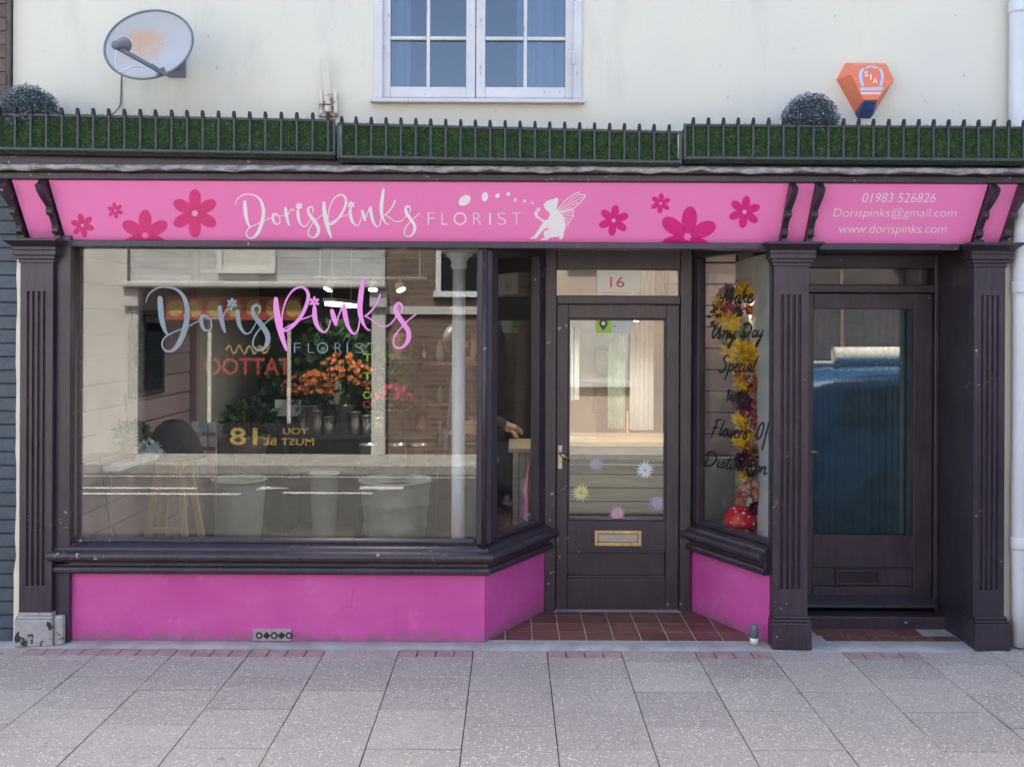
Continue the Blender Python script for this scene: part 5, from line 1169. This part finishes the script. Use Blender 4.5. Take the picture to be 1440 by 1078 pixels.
bucket(485, 2.9, .836, .095, .24, 'tall steel bucket of red-orange sprays in the middle of the counter', ('orangef', 'tall orange spray bunch in the middle of the counter'), .24, .50, 80, .030)
bucket(553, 2.9, .836, .09, .20, 'steel bucket of pink flowers at the end of the counter', ('pinkf', 'deep pink flower bunch at the end of the counter'), .17, .22, 50, .032)
for px_b, lb_ in ((519, 'small steel bucket on the floor stand before the zinc tub'), (560, 'empty steel bucket above the zinc tub'), (590, 'steel bucket nearest the iron column')):
    yb_ = 2.62; 
    bucket(px_b, yb_, .60, .075, .17, lb_)
stq = thing('bucket_bench', 'low dark bench under the row of empty steel buckets', 'bench', (XP(555, 2.62), 2.62, .004))
part('seat', MB().box(XP(500, 2.62), XP(612, 2.62), 2.54, 2.70, .565, .598), M['black2'], stq)
for xq in (505, 607): part('leg', MB().box(XP(xq, 2.62)-.02, XP(xq, 2.62)+.02, 2.55, 2.69, .006, .564), M['black2'], stq)
for (pa, pb, qa, qb, lab, m_) in ((387, 404, 563, 586, 'white price card with printed lines in front of the orange chrysanthemums', 'notice'), (405.5, 424, 563, 586, 'pale blue price card in front of the orange chrysanthemums', 'badge'), (460, 480, 534, 569, 'tall pale notice card among the counter flowers', 'notice')):
    yq = 2.62 if pa < 450 else 2.70
    z0_ = .836
    o = thing('price_card', lab, 'card', (XP((pa+pb)/2, yq+.15), yq+.15, z0_))
    part('sheet', MB().box(XP(pa, yq+.15), XP(pb, yq+.15), yq+.149, yq+.152, ZP(qb, yq+.15), ZP(qa, yq+.15)), M[m_], o)
    part('holder', MB().box(o.location.x-.005, o.location.x+.005, yq+.153, yq+.160, .837, ZP(qa, yq+.15)-.01).box(o.location.x-.03, o.location.x+.03, yq+.14, yq+.2, .836, .842), M['black2'], o)
fa_ = thing('fern_basket', 'mossy basket of trailing foliage on the floor stand beside the price cards', 'basket', (XP(352, 2.7), 2.7, .62)); 
part('basket', MB().lathe([(.11, 0), (.17, .20), (.175, .22), (.14, .22)], 22, fa_.location.copy()), M['pallet'], fa_, smooth=True); raw(leaves(MB(), fa_.location + Vector((0,0,.33)), .2, 300, .09, rn, .8, .1), 'foliage', M['leaf'], fa_)
fst = thing('plant_stool', 'dark stool under the fern basket', 'stool', (XP(352, 2.7), 2.7, .004)); part('seat', MB().lathe([(.17, .585), (.17, .615)], 20, (XP(352, 2.7), 2.7, .004)), M['black2'], fst)
for sx2, sy2 in ((-.11,-.11),(.11,-.11),(-.11,.11),(.11,.11)): part('leg', MB().beam((XP(352,2.7)+sx2, 2.7+sy2, .59), (XP(352,2.7)+sx2*1.2, 2.7+sy2*1.2, .006), .025, .025), M['black2'], fst)
bsx0, bsx1, bsy = XP(560, 4.15), XP(690, 4.15), 4.15
bs = thing('wall_shelf', 'dark shelf unit standing against the plum back wall', 'shelf', ((bsx0+bsx1)/2, bsy, .004))
for z in (.55, .98, 1.38): part('shelf_board', MB().box(bsx0, bsx1, 4.02, 4.28, z, z+.025), M['pallet'], bs)
for xa in (bsx0, bsx1-.03): part('side_panel', MB().box(xa, xa+.03, 4.02, 4.28, .006, 1.72), M['black2'], bs)
for z, bn in ((.577, 'lowest'), (1.007, 'middle'), (1.407, 'top')):
    for k, (cn, cm) in enumerate((('blue', 'sky'), ('steel', 'bucket'), ('white', 'notice'), ('grey', 'tub'), ('gold', 'gold'))):
        x = bsx0 + .10 + k*.16; hh = rn.uniform(.14, .26); rr = rn.uniform(.03, .05)
        tag(part('vase', MB().lathe([(rr*.7, 0), (rr, hh*.3), (rr*.8, hh*.7), (rr*.45, hh*.85), (rr*.6, hh)], 14, (x, 4.14, z)), M[cm], smooth=True), 'small %s vase on the %s board of the back shelf unit' % (cn, bn), 'vase', 'vases on the back shelf')
for px_p, zz_, rr_, lab in ((470, 1.62, .30, 'dense dark green foliage plant behind the orange sprays on the counter'), (415, 1.35, .24, 'dark green foliage plant behind the orange chrysanthemums'), (530, 1.45, .22, 'dark leafy plant beside the pink flower bunch')):
    xq = XP(px_p, 3.12); o = thing('foliage_plant', lab, 'plant', (xq, 3.12, .836))
    part('pot', MB().lathe([(.07, 0), (.09, .16), (.095, .18), (.08, .18)], 18, (xq, 3.12, .836)), M['tub'], o, smooth=True)
    raw(leaves(MB(), (xq, 3.12, zz_-.12), rr_, 420, .10, rn, .95, .15), 'foliage', M['leaf'], o); part('stem', MB().tube([(xq, 3.12, 1.0), (xq+.01, 3.12, zz_-.05)], .012, 6), M['leaf'], o)
for k, px_j in enumerate((428, 447, 463, 500, 517, 534)):
    xq = XP(px_j, 2.80); hq = (.17, .20, .15, .19, .16, .14)[k]
    tag(part('steel_vase', MB().lathe([(.036, 0), (.040, hq*.5), (.050, hq), (.053, hq), (.053, hq+.006), (.044, hq)], 20, (xq, 2.80, .836)), M['bucket'], smooth=True), ('slim shiny steel vase at the front edge of the flower counter'), 'vase', 'steel vases along the counter edge')
# lamps
trk = thing('lamp_track', 'white ceiling track carrying lit spot lamps', 'lamp track', (XP(515, 1.6), 1.6, 2.44))
part('rail', MB().box(XP(440, 1.6), XP(600, 1.6), 1.59, 1.61, 2.10, 2.115), M['whiteclean'], trk)
part('hanger', MB().box(XP(450, 1.6)-.004, XP(450, 1.6)+.004, 1.596, 1.604, 2.115, 2.45).box(XP(590, 1.6)-.004, XP(590, 1.6)+.004, 1.596, 1.604, 2.115, 2.45), M['whiteclean'], trk)
for i, px_l in enumerate((461, 524.5, 564)):
    p = Q(px_l, 403, 1.6)
    p.z = 2.02
    o = thing('spot_lamp', ['lit spot lamp at the tube end of the track', 'lit spot lamp in the middle of the track', 'lit spot lamp at the column end of the track'][i], 'lamp', p, 'lit spot lamps on the track')
    dn = Vector((.35*(i-1), -.35, -.85)).normalized()
    part('housing', MB().lathe([(.02, -.07), (.034, -.05), (.036, .0)], 16, p, dn).tube([p - dn*.07, (p.x, 1.6, 2.10)], .006, 6), M['whiteclean'], o, smooth=True)
    part('bulb', MB().lathe([(.0001, .004), (.033, .001)], 16, p, dn), M['lamp'], o)
    l = bpy.data.lights.new('spot_light', 'SPOT'); l.energy = 5; l.spot_size = radians(110); l.spot_blend = .6; l.color = (1, .95, .88); l.shadow_soft_size = .04
    lo = bpy.data.objects.new('spot_light', l); COL.objects.link(lo); lo.parent = o; lo.location = dn*.03; lo.rotation_euler = dn.to_track_quat('-Z', 'Y').to_euler()
p = Q(893.5, 447.5, 1.2)
o = thing('spot_lamp', 'bright lit spot lamp showing at the top edge of the door glass', 'lamp', p, 'lit spot lamps on the track')
part('housing', MB().lathe([(.02, -.07), (.034, -.05), (.036, .0)], 16, p, (-.1, .5, -.85)).tube([p + Vector((0, -.03, .055)), (p.x, 1.2, 2.45)], .006, 6), M['whiteclean'], o, smooth=True)
part('bulb', MB().lathe([(.0001, .02), (.026, .012), (.033, .001)], 16, p, (-.1, .5, -.85)), M['lamp'], o)
l = bpy.data.lights.new('spot_light', 'SPOT'); l.energy = 8; l.spot_size = radians(130); l.spot_blend = .6; l.color = (1, .96, .90); l.shadow_soft_size = .04
lo = bpy.data.objects.new('spot_light', l); COL.objects.link(lo); lo.parent = o; lo.location = (0, .02, -.035); lo.rotation_euler = Vector((-.1, .35, -.95)).to_track_quat('-Z', 'Y').to_euler()
tbp = Q(478, 428, 2.4)
tbo = thing('strip_light', 'lit white strip light slanting across the shop ceiling', 'lamp', (tbp.x, 2.4, 2.02))
p1, p2 = Q(463, 420, 2.1), Q(496, 437, 2.9)
p1.z, p2.z = 1.93, 1.93
part('tube', MB().beam(p1, p2, .07, .03), M['tube'], tbo); part('tray', MB().beam(p1 + Vector((0,0,.03)), p2 + Vector((0,0,.03)), .10, .028), M['whiteclean'], tbo)
part('rod', MB().tube([p1 + Vector((0,.1,.04)), p1 + Vector((0,.1,.52))], .005, 6).tube([p2 + Vector((0,-.1,.04)), p2 + Vector((0,-.1,.52))], .005, 6), M['whiteclean'], tbo)
l = bpy.data.lights.new('strip_glow', 'AREA'); l.shape = 'RECTANGLE'; l.size = .08; l.size_y = .8; l.energy = 2.2; l.color = (1, .96, .90); lo = bpy.data.objects.new('strip_glow', l); COL.objects.link(lo); lo.parent = tbo; lo.location = (0, .1, -.11)
# pallet counter seen through the door
cx0, cx1, cy_ = .30, 1.32, 1.55
pc_ = thing('pallet_counter', 'counter of grey pallet planks with a pale board top behind the door', 'counter', (.65, cy_, .004))
part('counter_top', MB().box(cx0-.02, cx1, cy_-.06, cy_+.5, .905, .945), M['oak'], pc_, bevel=.006)
part('backing', MB().box(cx0, cx1, cy_+.03, cy_+.06, .006, .904), M['black2'], pc_)
for k in range(9):
    z0_ = .02 + .098*k; t1, t2 = rn.uniform(-.004, .004), rn.uniform(-.004, .004)
    part('plank', MB().extrude([(cx0, cy_, z0_+t1), (cx1, cy_, z0_+t2), (cx1, cy_, z0_+.085+t2*.3), (cx0, cy_, z0_+.085+t1*.4)], (0, .022, 0)), M['pallet'], pc_, bevel=.002)
cd = tag(part('counter_cloth', drape(.32, .62, cy_+.1, .947, .958, 3, .01), M['curtain'], smooth=True), 'white folded cloth strip lying on the pallet counter', 'cloth')
for za, zb, lab in ((ZP(530, 2.88), ZP(488, 2.88), 'upper brown picture frame on the tan wall seen through the door'), (ZP(580, 2.88), ZP(540, 2.88), 'lower brown picture frame on the tan wall seen through the door')):
    xa, xb = XP(834, 2.88), XP(866, 2.88); f_ = .03
    o = thing('picture_frame', lab, 'picture', ((xa+xb)/2, 2.88, za))
    part('frame', MB().box(xa, xa+f_, 2.87, 2.899, za, zb).box(xb-f_, xb, 2.87, 2.899, za, zb).box(xa+f_, xb-f_, 2.87, 2.899, za, za+f_).box(xa+f_, xb-f_, 2.87, 2.899, zb-f_, zb), M['terracotta'], o); part('print', MB().box(xa+f_, xb-f_, 2.885, 2.895, za+f_, zb-f_), M['oak'], o)
tag(part('hanging_drape', drape(XP(855, 2.3), XP(880, 2.3), 2.3, .95, 2.0, 4, .015), M['stripe'], smooth=True), 'pale green patterned drape hanging behind the pallet counter', 'drape')
tag(part('hanging_sheet', drape(XP(886, 2.2), XP(920, 2.2), 2.2, .95, 2.3, 5, .02), M['curtain'], smooth=True), 'tall white sheet hanging beside the pale green drape', 'sheet')
tag(part('hanging_sheet', drape(XP(800, 2.0), XP(815, 2.0), 2.0, 1.2, 1.75, 3, .015), M['curtain'], smooth=True), 'short white sheet hanging at the handle side of the door', 'sheet')
tag(part('yellow_cord', MB().tube([(XP(883, 1.9), 1.9, .947), (XP(883, 1.9), 1.9, 1.12)], .006, 8), M['yellowf']), 'yellow cord standing up from the pallet counter', 'cord')
# hanging cloth and clip in the left angled window
hp = Q(748, 649, .66); 
pkb = Vector((XP(748, .60), .60, 0))
clo = thing('pink_cloth', 'pink cloth hanging from a hook in the slanting window by the door', 'cloth', Q(744, 735, .62))
mb = MB()
for i in range(9):
    v = i/8
    for j in range(9):
        u = j/8; wv = .008 + .060*v**.7*(1 if v < .55 else .8 + .1*sin(v*20))
        q = Q(747 - 5*v, 649 + 86*v*(1 - .12*u*(1 if v > .8 else 0)), .60)
        mb.v.append((q.x - wv*u + .01*(v > .5), .60 + .012*sin(u*9 + v*2), q.z))
mb.f = [(9*i+j, 9*i+9+j, 9*i+10+j, 9*i+1+j) for i in range(8) for j in range(8)]
part('cloth', mb, M['pinkcloth'], clo, smooth=True)
cp = Q(744, 728, .56)
ring = MB().tube([cp + Vector((.014*cos(a), 0, .024*sin(a))) for a in [2*pi*k/16 for k in range(17)]], .007, 8, False)
tag(part('clip', ring, M['sky'], smooth=True), 'pale blue plastic ring below the pink cloth', 'clip')
# till desk
tdx = XP(738, 1.6)
td = thing('till_desk', 'timber till desk with pale top inside the slanting window by the door', 'desk', (tdx, 1.7, .004))
part('desk_top', MB().box(-.02, .28, 1.2, 1.75, .90, .93), M['oak'], td, bevel=.004); 
for k in range(6): part('plank', MB().box(.01 + .044*k, .01 + .044*k + .040, 1.24, 1.26, .006, .899), M['pallet'], td, bevel=.002)
part('carcass', MB().box(0, .27, 1.262, 1.70, .006, .899), M['black2'], td)

# garland, wreath and mushroom in the right-hand display
gx = lambda px, py, y=.62: Q(px, py, y)
wr = thing('flower_wreath', 'round wreath of yellow and maroon artificial flowers in the display window', 'wreath', gx(1038, 470))
ylf, mrf, pkf, bas = MB(), MB(), MB(), MB()
for k in range(26):
    a = 2*pi*k/26; p = gx(1036 + 27*cos(a), 445 + 38*sin(a)*.95, .66)
    if k % 3: leaves(bas, p, .03, 14, .05, rn)
for px_, py_, m_, r_ in ((1045,410,ylf,.07),(1057,417,ylf,.06),(1066,440,ylf,.07),(1012,425,ylf,.05),(1026,455,ylf,.085),(1012,445,ylf,.05),(1022,412,mrf,.06),(1010,438,mrf,.05),(1023,434,pkf,.05),(1020,428,pkf,.045),(1054,436,pkf,.04),(1036,440,mrf,.05)):
    bloom(m_, gx(px_, py_, .60), (-.2, -1, .1), r_, rn, 11, .6, 3)
part('ring', MB().tube([gx(1036 + 26*cos(2*pi*k/30), 447 + 38*sin(2*pi*k/30), .67) for k in range(31)], .02, 8, False), M['pallet'], wr, smooth=True)
raw(ylf, 'yellow_bloom', M['yellowf'], wr); raw(mrf, 'maroon_bloom', M['maroonf'], wr); raw(pkf, 'pink_bloom', M['pinkf'], wr); raw(bas, 'foliage', M['leaf'], wr)
gr = thing('flower_garland', 'hanging garland of yellow flowers and autumn leaves in the display window', 'garland', gx(1062, 740))
G = {k: MB() for k in ('yellowf', 'maroonf', 'rustf', 'palef', 'leaf')}
part('cord', MB().tube([gx(1048, 480, .56), gx(1048, 520, .56), gx(1047, 600, .52), gx(1052, 660, .50), gx(1062, 720, .47), gx(1066, 752, .45)], .005, 6), M['leaf'], gr)
for px_, py_, k_, r_, n_ in ((1036,497,'yellowf',.085,10),(1050,500,'yellowf',.085,10),(1062,512,'yellowf',.06,10),(1042,513,'yellowf',.06,9),(1040,540,'yellowf',.05,9),(1046,548,'yellowf',.045,9),(1045,563,'maroonf',.068,16),(1040,590,'yellowf',.05,9),(1046,595,'yellowf',.045,9),(1049,612,'yellowf',.05,9),(1040,620,'yellowf',.05,9),(1046,628,'yellowf',.045,9),(1043,645,'maroonf',.06,16),(1048,668,'yellowf',.035,9),(1045,657,'yellowf',.03,9),(1063,711,'maroonf',.045,14)):
    y_ = .50 if py_ < 640 else .45
    bloom(G[k_], gx(px_, py_, y_), (-.25 + rn.uniform(-.5, .5), -1, rn.uniform(-.5, .5)), r_*1.15, rn, n_, .55, 3)
for px_, py_, k_, n_ in ((1048,525,'rustf',10),(1055,535,'rustf',14),(1065,540,'rustf',10),(1058,552,'rustf',12),(1066,572,'rustf',18),(1056,588,'rustf',20),(1062,610,'rustf',10),(1057,630,'rustf',16),(1063,640,'rustf',10),(1068,648,'rustf',8),(1058,680,'palef',16),(1052,690,'palef',12),(1048,698,'rustf',10),(1074,698,'palef',12),(1068,735,'palef',26),(1074,745,'rustf',20),(1064,750,'palef',18),(1058,640,'leaf',10),(1052,660,'leaf',16)):
    leaves(G[k_], gx(px_, py_, .48 if py_ < 640 else (.44 if py_ < 700 else .56)), .030, int(n_*1.6), .055, rn)
for k_, nm_ in (('yellowf', 'yellow_bloom'), ('maroonf', 'maroon_bloom'), ('rustf', 'red_leaf'), ('palef', 'peach_leaf'), ('leaf', 'dark_leaf')): raw(G[k_], nm_, M[k_], gr)
mc = gx(1041, 741, .50); mc.z = .502
ms = thing('toadstool_ornament', 'glossy red toadstool ornament with white spots in the display window', 'ornament', mc)
Rt = 23.5/FPX*5.7; zc = ZP(737, .50) - .502
part('stalk', MB().lathe([(.032, 0), (.026, zc*.5), (.030, zc+.01)], 18, mc), M['whiteclean'], ms, smooth=True)
prof = [(.03, zc+.004), (Rt*.96, zc)] + [(Rt*cos(pi/2*k/12), zc + .008 + Rt*1.18*sin(pi/2*k/12)) for k in range(13)]
prof[-1] = (.0001, prof[-1][1])
cap_ = part('cap', MB().lathe(prof, 36, mc), M['red'], ms, smooth=True)
for az, el, r_ in ((-1.55, .75, .010), (-1.95, .45, .006), (-1.2, .55, .006), (-.9, .15, .007), (-1.6, .2, .006), (-2.4, .2, .006), (-2.2, .8, .006), (-1.3, 1.0, .006)):
    d_ = Vector((cos(az)*cos(el), sin(az)*cos(el), 1.18*sin(el))); p = mc + Vector((0, 0, zc+.008)) + d_*Rt
    part('spot', MB().lathe([(r_, -.002), (r_*.8, .002), (.0001, .003)], 12, p, Vector((d_.x, d_.y, d_.z/1.4))), M['spot'], cap_, smooth=True)
dl_ = thing('display_spot', 'small lit lamp in the display window beside the wreath', 'lamp', Q(1058.5, 433, .72))
part('bulb', MB().lathe([(.0001, .006), (.012, .002), (.014, 0)], 12, dl_.location.copy(), (-.3, -1, -.1)), M['lamp'], dl_); part('housing', MB().lathe([(.015, 0), (.017, -.04), (.008, -.05)], 12, dl_.location.copy(), (-.3, -1, -.1)), M['whiteclean'], dl_)
part('stalk', MB().tube([dl_.location + Vector((.01, .05, 0)), (1.474, .76, dl_.location.z)], .005, 6), M['whiteclean'], dl_)
l = bpy.data.lights.new('display_glow', 'POINT'); l.energy = 8.0; l.shadow_soft_size = .03; l.color = (1, .93, .82); lo = bpy.data.objects.new('display_glow', l); COL.objects.link(lo); lo.parent = dl_; lo.location = (-.02, -.06, 0)

# ------------------------------------------------------------------ people in the shop
def skinned(name, nodes, edges, m, parent, sub=2):
    """nodes: name -> (x, y, z, radius)"""
    keys = list(nodes); bm = bmesh.new(); vs = {}
    sk = bm.verts.layers.skin.verify()
    for i, k in enumerate(keys):
        x, y, z, r = nodes[k]; v = bm.verts.new((x, y, z)); v[sk].radius = (r, r); v[sk].use_root = (i == 0); vs[k] = v
    for a, b in edges: bm.edges.new((vs[a], vs[b]))
    me = bpy.data.meshes.new(name); bm.to_mesh(me); bm.free()
    o = link(name, me, m, parent); o.modifiers.new('skin', 'SKIN').use_smooth_shade = True
    s_ = o.modifiers.new('sub', 'SUBSURF'); s_.levels = sub; s_.render_levels = sub
    return o
def person(loc, face, label, handL, handR, elbL, elbR, long_hair=True):
    """face: rotation about z; hands and elbows in the person's own frame (x to their left as seen from the front, -y forward)"""
    t = thing('person', label, 'person', loc); t.rotation_euler.z = face
    N = {'pelvis': (0,0,.96,.125), 'waist': (0,0,1.10,.115), 'chest': (0,-.01,1.30,.14), 'neckb': (0,.0,1.45,.065), 'neck': (0,-.01,1.50,.05),
         'shL': (.17,0,1.40,.065), 'shR': (-.17,0,1.40,.065), 'elL': (*elbL,.045), 'elR': (*elbR,.045), 'wrL': (*handL,.027), 'wrR': (*handR,.027),
         'hpL': (.09,0,.90,.095), 'hpR': (-.09,0,.90,.095), 'knL': (.10,-.02,.49,.062), 'knR': (-.10,-.02,.49,.062), 'anL': (.10,.02,.09,.042), 'anR': (-.10,.02,.09,.042), 'toL': (.11,-.14,.035,.035), 'toR': (-.11,-.14,.035,.035)}
    E = [('pelvis','waist'),('waist','chest'),('chest','neckb'),('neckb','neck'),('chest','shL'),('chest','shR'),('shL','elL'),('shR','elR'),('elL','wrL'),('elR','wrR'),('pelvis','hpL'),('pelvis','hpR'),('hpL','knL'),('hpR','knR'),('knL','anL'),('knR','anR'),('anL','toL'),('anR','toR')]
    N['head0'] = (0,-.02,1.56,.075); N['head1'] = (0,-.025,1.64,.095); N['head2'] = (0,-.015,1.71,.075)
    E += [('neck','head0'),('head0','head1'),('head1','head2')]
    for s_, el, h in (('L', elbL, handL), ('R', elbR, handR)):
        d = (Vector(h)-Vector(el)).normalized(); up = Vector((0,0,1)); sd = d.cross(up).normalized(); up = sd.cross(d); hp = Vector(h)
        pm = hp + d*.05; N['pm'+s_] = (*pm, .026); E.append(('wr'+s_, 'pm'+s_))
        for k, (o_, ln) in enumerate(((-.030,.060),(-.010,.072),(.010,.068),(.030,.052))):
            a_ = pm + sd*o_ + d*.02; b_ = a_ + d*ln*.55 - up*.008; c_ = b_ + d*ln*.4 - up*.022
            N[f'f{s_}{k}a'] = (*a_, .010); N[f'f{s_}{k}b'] = (*b_, .0085); N[f'f{s_}{k}c'] = (*c_, .007)
            E += [('pm'+s_, f'f{s_}{k}a'), (f'f{s_}{k}a', f'f{s_}{k}b'), (f'f{s_}{k}b', f'f{s_}{k}c')]
        th = hp + d*.02 + sd*(.035 if s_ == 'L' else -.035); th2 = th + d*.04 + sd*(.015 if s_ == 'L' else -.015) - up*.01
        N['th'+s_] = (*th, .011); N['tj'+s_] = (*th2, .009); E += [('wr'+s_, 'th'+s_), ('th'+s_, 'tj'+s_)]
    body_ = skinned('body', N, E, M['skin'], t)
    J = {k: (v[0], v[1], v[2], v[3]+.018) for k, v in N.items() if k in ('pelvis','waist','chest','shL','shR','elL','elR')}
    for s_, el, h in (('L', elbL, handL), ('R', elbR, handR)):
        q = Vector(el).lerp(Vector(h), .9); J['cu'+s_] = (*q, .040)
    J['nb'] = (0,0,1.43,.075)
    skinned('jumper', J, [('pelvis','waist'),('waist','chest'),('chest','shL'),('chest','shR'),('shL','elL'),('shR','elR'),('elL','cuL'),('elR','cuR'),('chest','nb')], M['jumper'], t)
    skinned('trousers', {k: (N[k][0], N[k][1], N[k][2], N[k][3]+.014) for k in ('pelvis','hpL','hpR','knL','knR','anL','anR')}, [('pelvis','hpL'),('pelvis','hpR'),('hpL','knL'),('hpR','knR'),('knL','anL'),('knR','anR')], M['trousers'], t)
    hb = MB(); nu, nv = 24, 14
    for j in range(nv+1):
        ph = pi*j/nv
        for i in range(nu):
            th = 2*pi*i/nu; dx_, dy_, dz_ = sin(ph)*cos(th), sin(ph)*sin(th), cos(ph)
            rx_, ry_, rz_ = .112, .125, .125 if dz_ > 0 else (.36 if long_hair else .16)
            x_, y_, z_ = dx_*rx_, .025 + dy_*ry_, 1.665 + dz_*rz_
            if dy_ < -.15 and dz_ < .42: y_ = -.02 + .02*dy_; x_ *= .92          # open round the face
            hb.v.append((x_, y_ + .006*sin(9*th), z_))
    hb.f = [(j*nu+i, (j+1)*nu+i, (j+1)*nu+(i+1) % nu, j*nu+(i+1) % nu) for j in range(nv) for i in range(nu)]
    link('hair', hb.mesh('hair', True), M['hair'], t)
    fc = MB()
    for s_ in (-1, 1): fc.lathe([(max(1e-4, .009*sin(pi*k/6)), -.007*cos(pi*k/6)) for k in range(7)], 10, (s_*.033, -.112, 1.645))
    e_ = link('eyes', fc.mesh('eyes', True), M['black2'], t)
    ns = MB().tube([(0,-.115,1.645),(0,-.13,1.615),(0,-.122,1.605)], [.007,.012,.008], 8); link('nose', ns.mesh('nose', True), M['skin'], t)
    mo = MB().tube([(-.022,-.103,1.575),(0,-.112,1.573),(.022,-.103,1.575)], [.003,.006,.003], 8); link('mouth', mo.mesh('mouth', True), M['terracotta'], t)
    for s_ in (-1, 1):
        link('ear', MB().lathe([(max(1e-4, .018*sin(pi*k/6)), -.028*cos(pi*k/6)) for k in range(7)], 10, (s_*.098, .0, 1.63)).mesh('ear', True), M['skin'], t)
    return t
hnd = Q(712, 606, 1.45)
bx_p = -.34
person((bx_p, 1.55, .004), radians(100), 'person in a charcoal jumper standing at the till desk with a hand out', (.12, -.30, 1.02), (-.12, -.30, 1.05), (.20, -.10, 1.12), (-.22, -.10, 1.12), False)
person((XP(560, 3.6), 3.62, .004), radians(15), 'person with long dark hair in dark clothing behind the flower counter', (.20, -.16, .86), (-.20, -.14, .86), (.23, .03, 1.10), (-.23, .03, 1.10), True)
# ------------------------------------------------------------------ blue car at the near kerb (seen in the house door glass)
car = thing('parked_car', 'blue estate car with a cream roll on its roof reflected in the house door', 'car', (4.4, -3.0, -.106))
CX0, CY0 = 2.5, -3.0
ST = [(0,.30,.62,.70,.98,.62,.99),(.04,.26,.80,.70,1.36,.64,1.38),(.14,.22,.86,.72,1.45,.62,1.47),(.5,.19,.87,.86,.95,.80,1.50),(1.2,.18,.87,.865,.95,.86,1.525),(2.0,.18,.87,.865,.95,.84,1.51),(2.6,.18,.86,.86,.93,.80,1.42),(3.1,.18,.86,.86,.92,.72,1.12),(3.4,.18,.86,.86,.90,.70,.97),(4.0,.20,.80,.82,.85,.62,.88),(4.35,.28,.70,.72,.74,.50,.76)]
mb = MB(); K = 14
for (sx, zb, hw, _, zbelt, hr, zr) in ST:
    zbelt = min(.95, zr*.94) if sx >= .04 else zr*.9
    half = [(hw*.88, zb), (hw*.98, zb+.10), (hw, (zb+zbelt)/2), (hw*.985, zbelt), (hr*1.0 if sx > .1 else hr*1.05, zbelt + (zr-zbelt)*.80), (hr*.86, zr-.015), (hr*.45, zr+.008)]
    ring_ = [(CX0+sx, CY0-y, z-.106) for y, z in half] + [(CX0+sx, CY0+y, z-.106) for y, z in reversed(half)]
    mb.v += ring_
for i in range(len(ST)-1):
    for j in range(K): mb.f.append((i*K+j, (i+1)*K+j, (i+1)*K+(j+1) % K, i*K+(j+1) % K))
mb.f += [tuple(range(K)), tuple(reversed(range((len(ST)-1)*K, len(ST)*K)))]
cb = part('body', mb, M['carpaint'], car, smooth=True, bevel=0); sb = cb.modifiers.new('sub', 'SUBSURF'); sb.levels = 2; sb.render_levels = 2
def side_win(x0, x1, s_, zt0, zt1):
    y0, y1 = CY0 + s_*.872, CY0 + s_*.815
    return part('side_window', MB().extrude([(CX0+x0, y0, .90), (CX0+x1, y0, .90), (CX0+x1-.04, y1, zt1), (CX0+x0+.06, y1, zt0)], (0, s_*.012, 0)), M['blackglass'], car, bevel=.01)
for s_ in (-1, 1):
    for x0, x1, a_, b_ in ((.35, .95, 1.22, 1.26), (1.0, 1.85, 1.26, 1.26), (1.92, 2.75, 1.26, 1.12)): side_win(x0, x1, s_, a_, b_)
    for x in (.80, 3.45):
        wh = part('wheel', MB().lathe([(.20, -.10), (.30, -.10), (.315, -.07), (.315, .07), (.30, .10), (.20, .10)], 28, (CX0+x, CY0+s_*.78, .209), (0, 1, 0)), M['tyre'], car, smooth=True)
        part('rim', MB().lathe([(.0001, .06), (.19, .09), (.205, .06), (.205, -.06)], 24, (CX0+x, CY0+s_*.78, .209), (0, s_, 0)), M['alloy'], wh)
    part('tail_lamp', MB().box(CX0+.0, CX0+.06, CY0+s_*.70-.05, CY0+s_*.70+.05, .62, .86), M['lampred'], car, bevel=.01)
    part('roof_rail', MB().tube([(CX0+.4, CY0+s_*.62, 1.40), (CX0+.5, CY0+s_*.62, 1.435), (CX0+2.2, CY0+s_*.60, 1.44), (CX0+2.3, CY0+s_*.6, 1.40)], .012, 8), M['black2'], car)
part('door_gap', MB().box(CX0+.97, CX0+.976, CY0+.80, CY0+.878, .10, 1.25).box(CX0+1.88, CX0+1.886, CY0+.80, CY0+.878, .10, 1.25), M['black2'], car)
rl = thing('cream_roll', 'cream cloth roll lying along the roof of the blue car', 'roll', (CX0+1.4, CY0+.1, 1.45))
part('roll', MB().tube([(CX0+.55, CY0+.15, 1.505), (CX0+2.0, CY0+.15, 1.52)], .075, 20), M['cream2'], rl, smooth=False)
part('loose_end', MB().box(CX0+.25, CX0+.9, CY0+.0, CY0+.12, 1.425, 1.445), M['cream2'], rl)
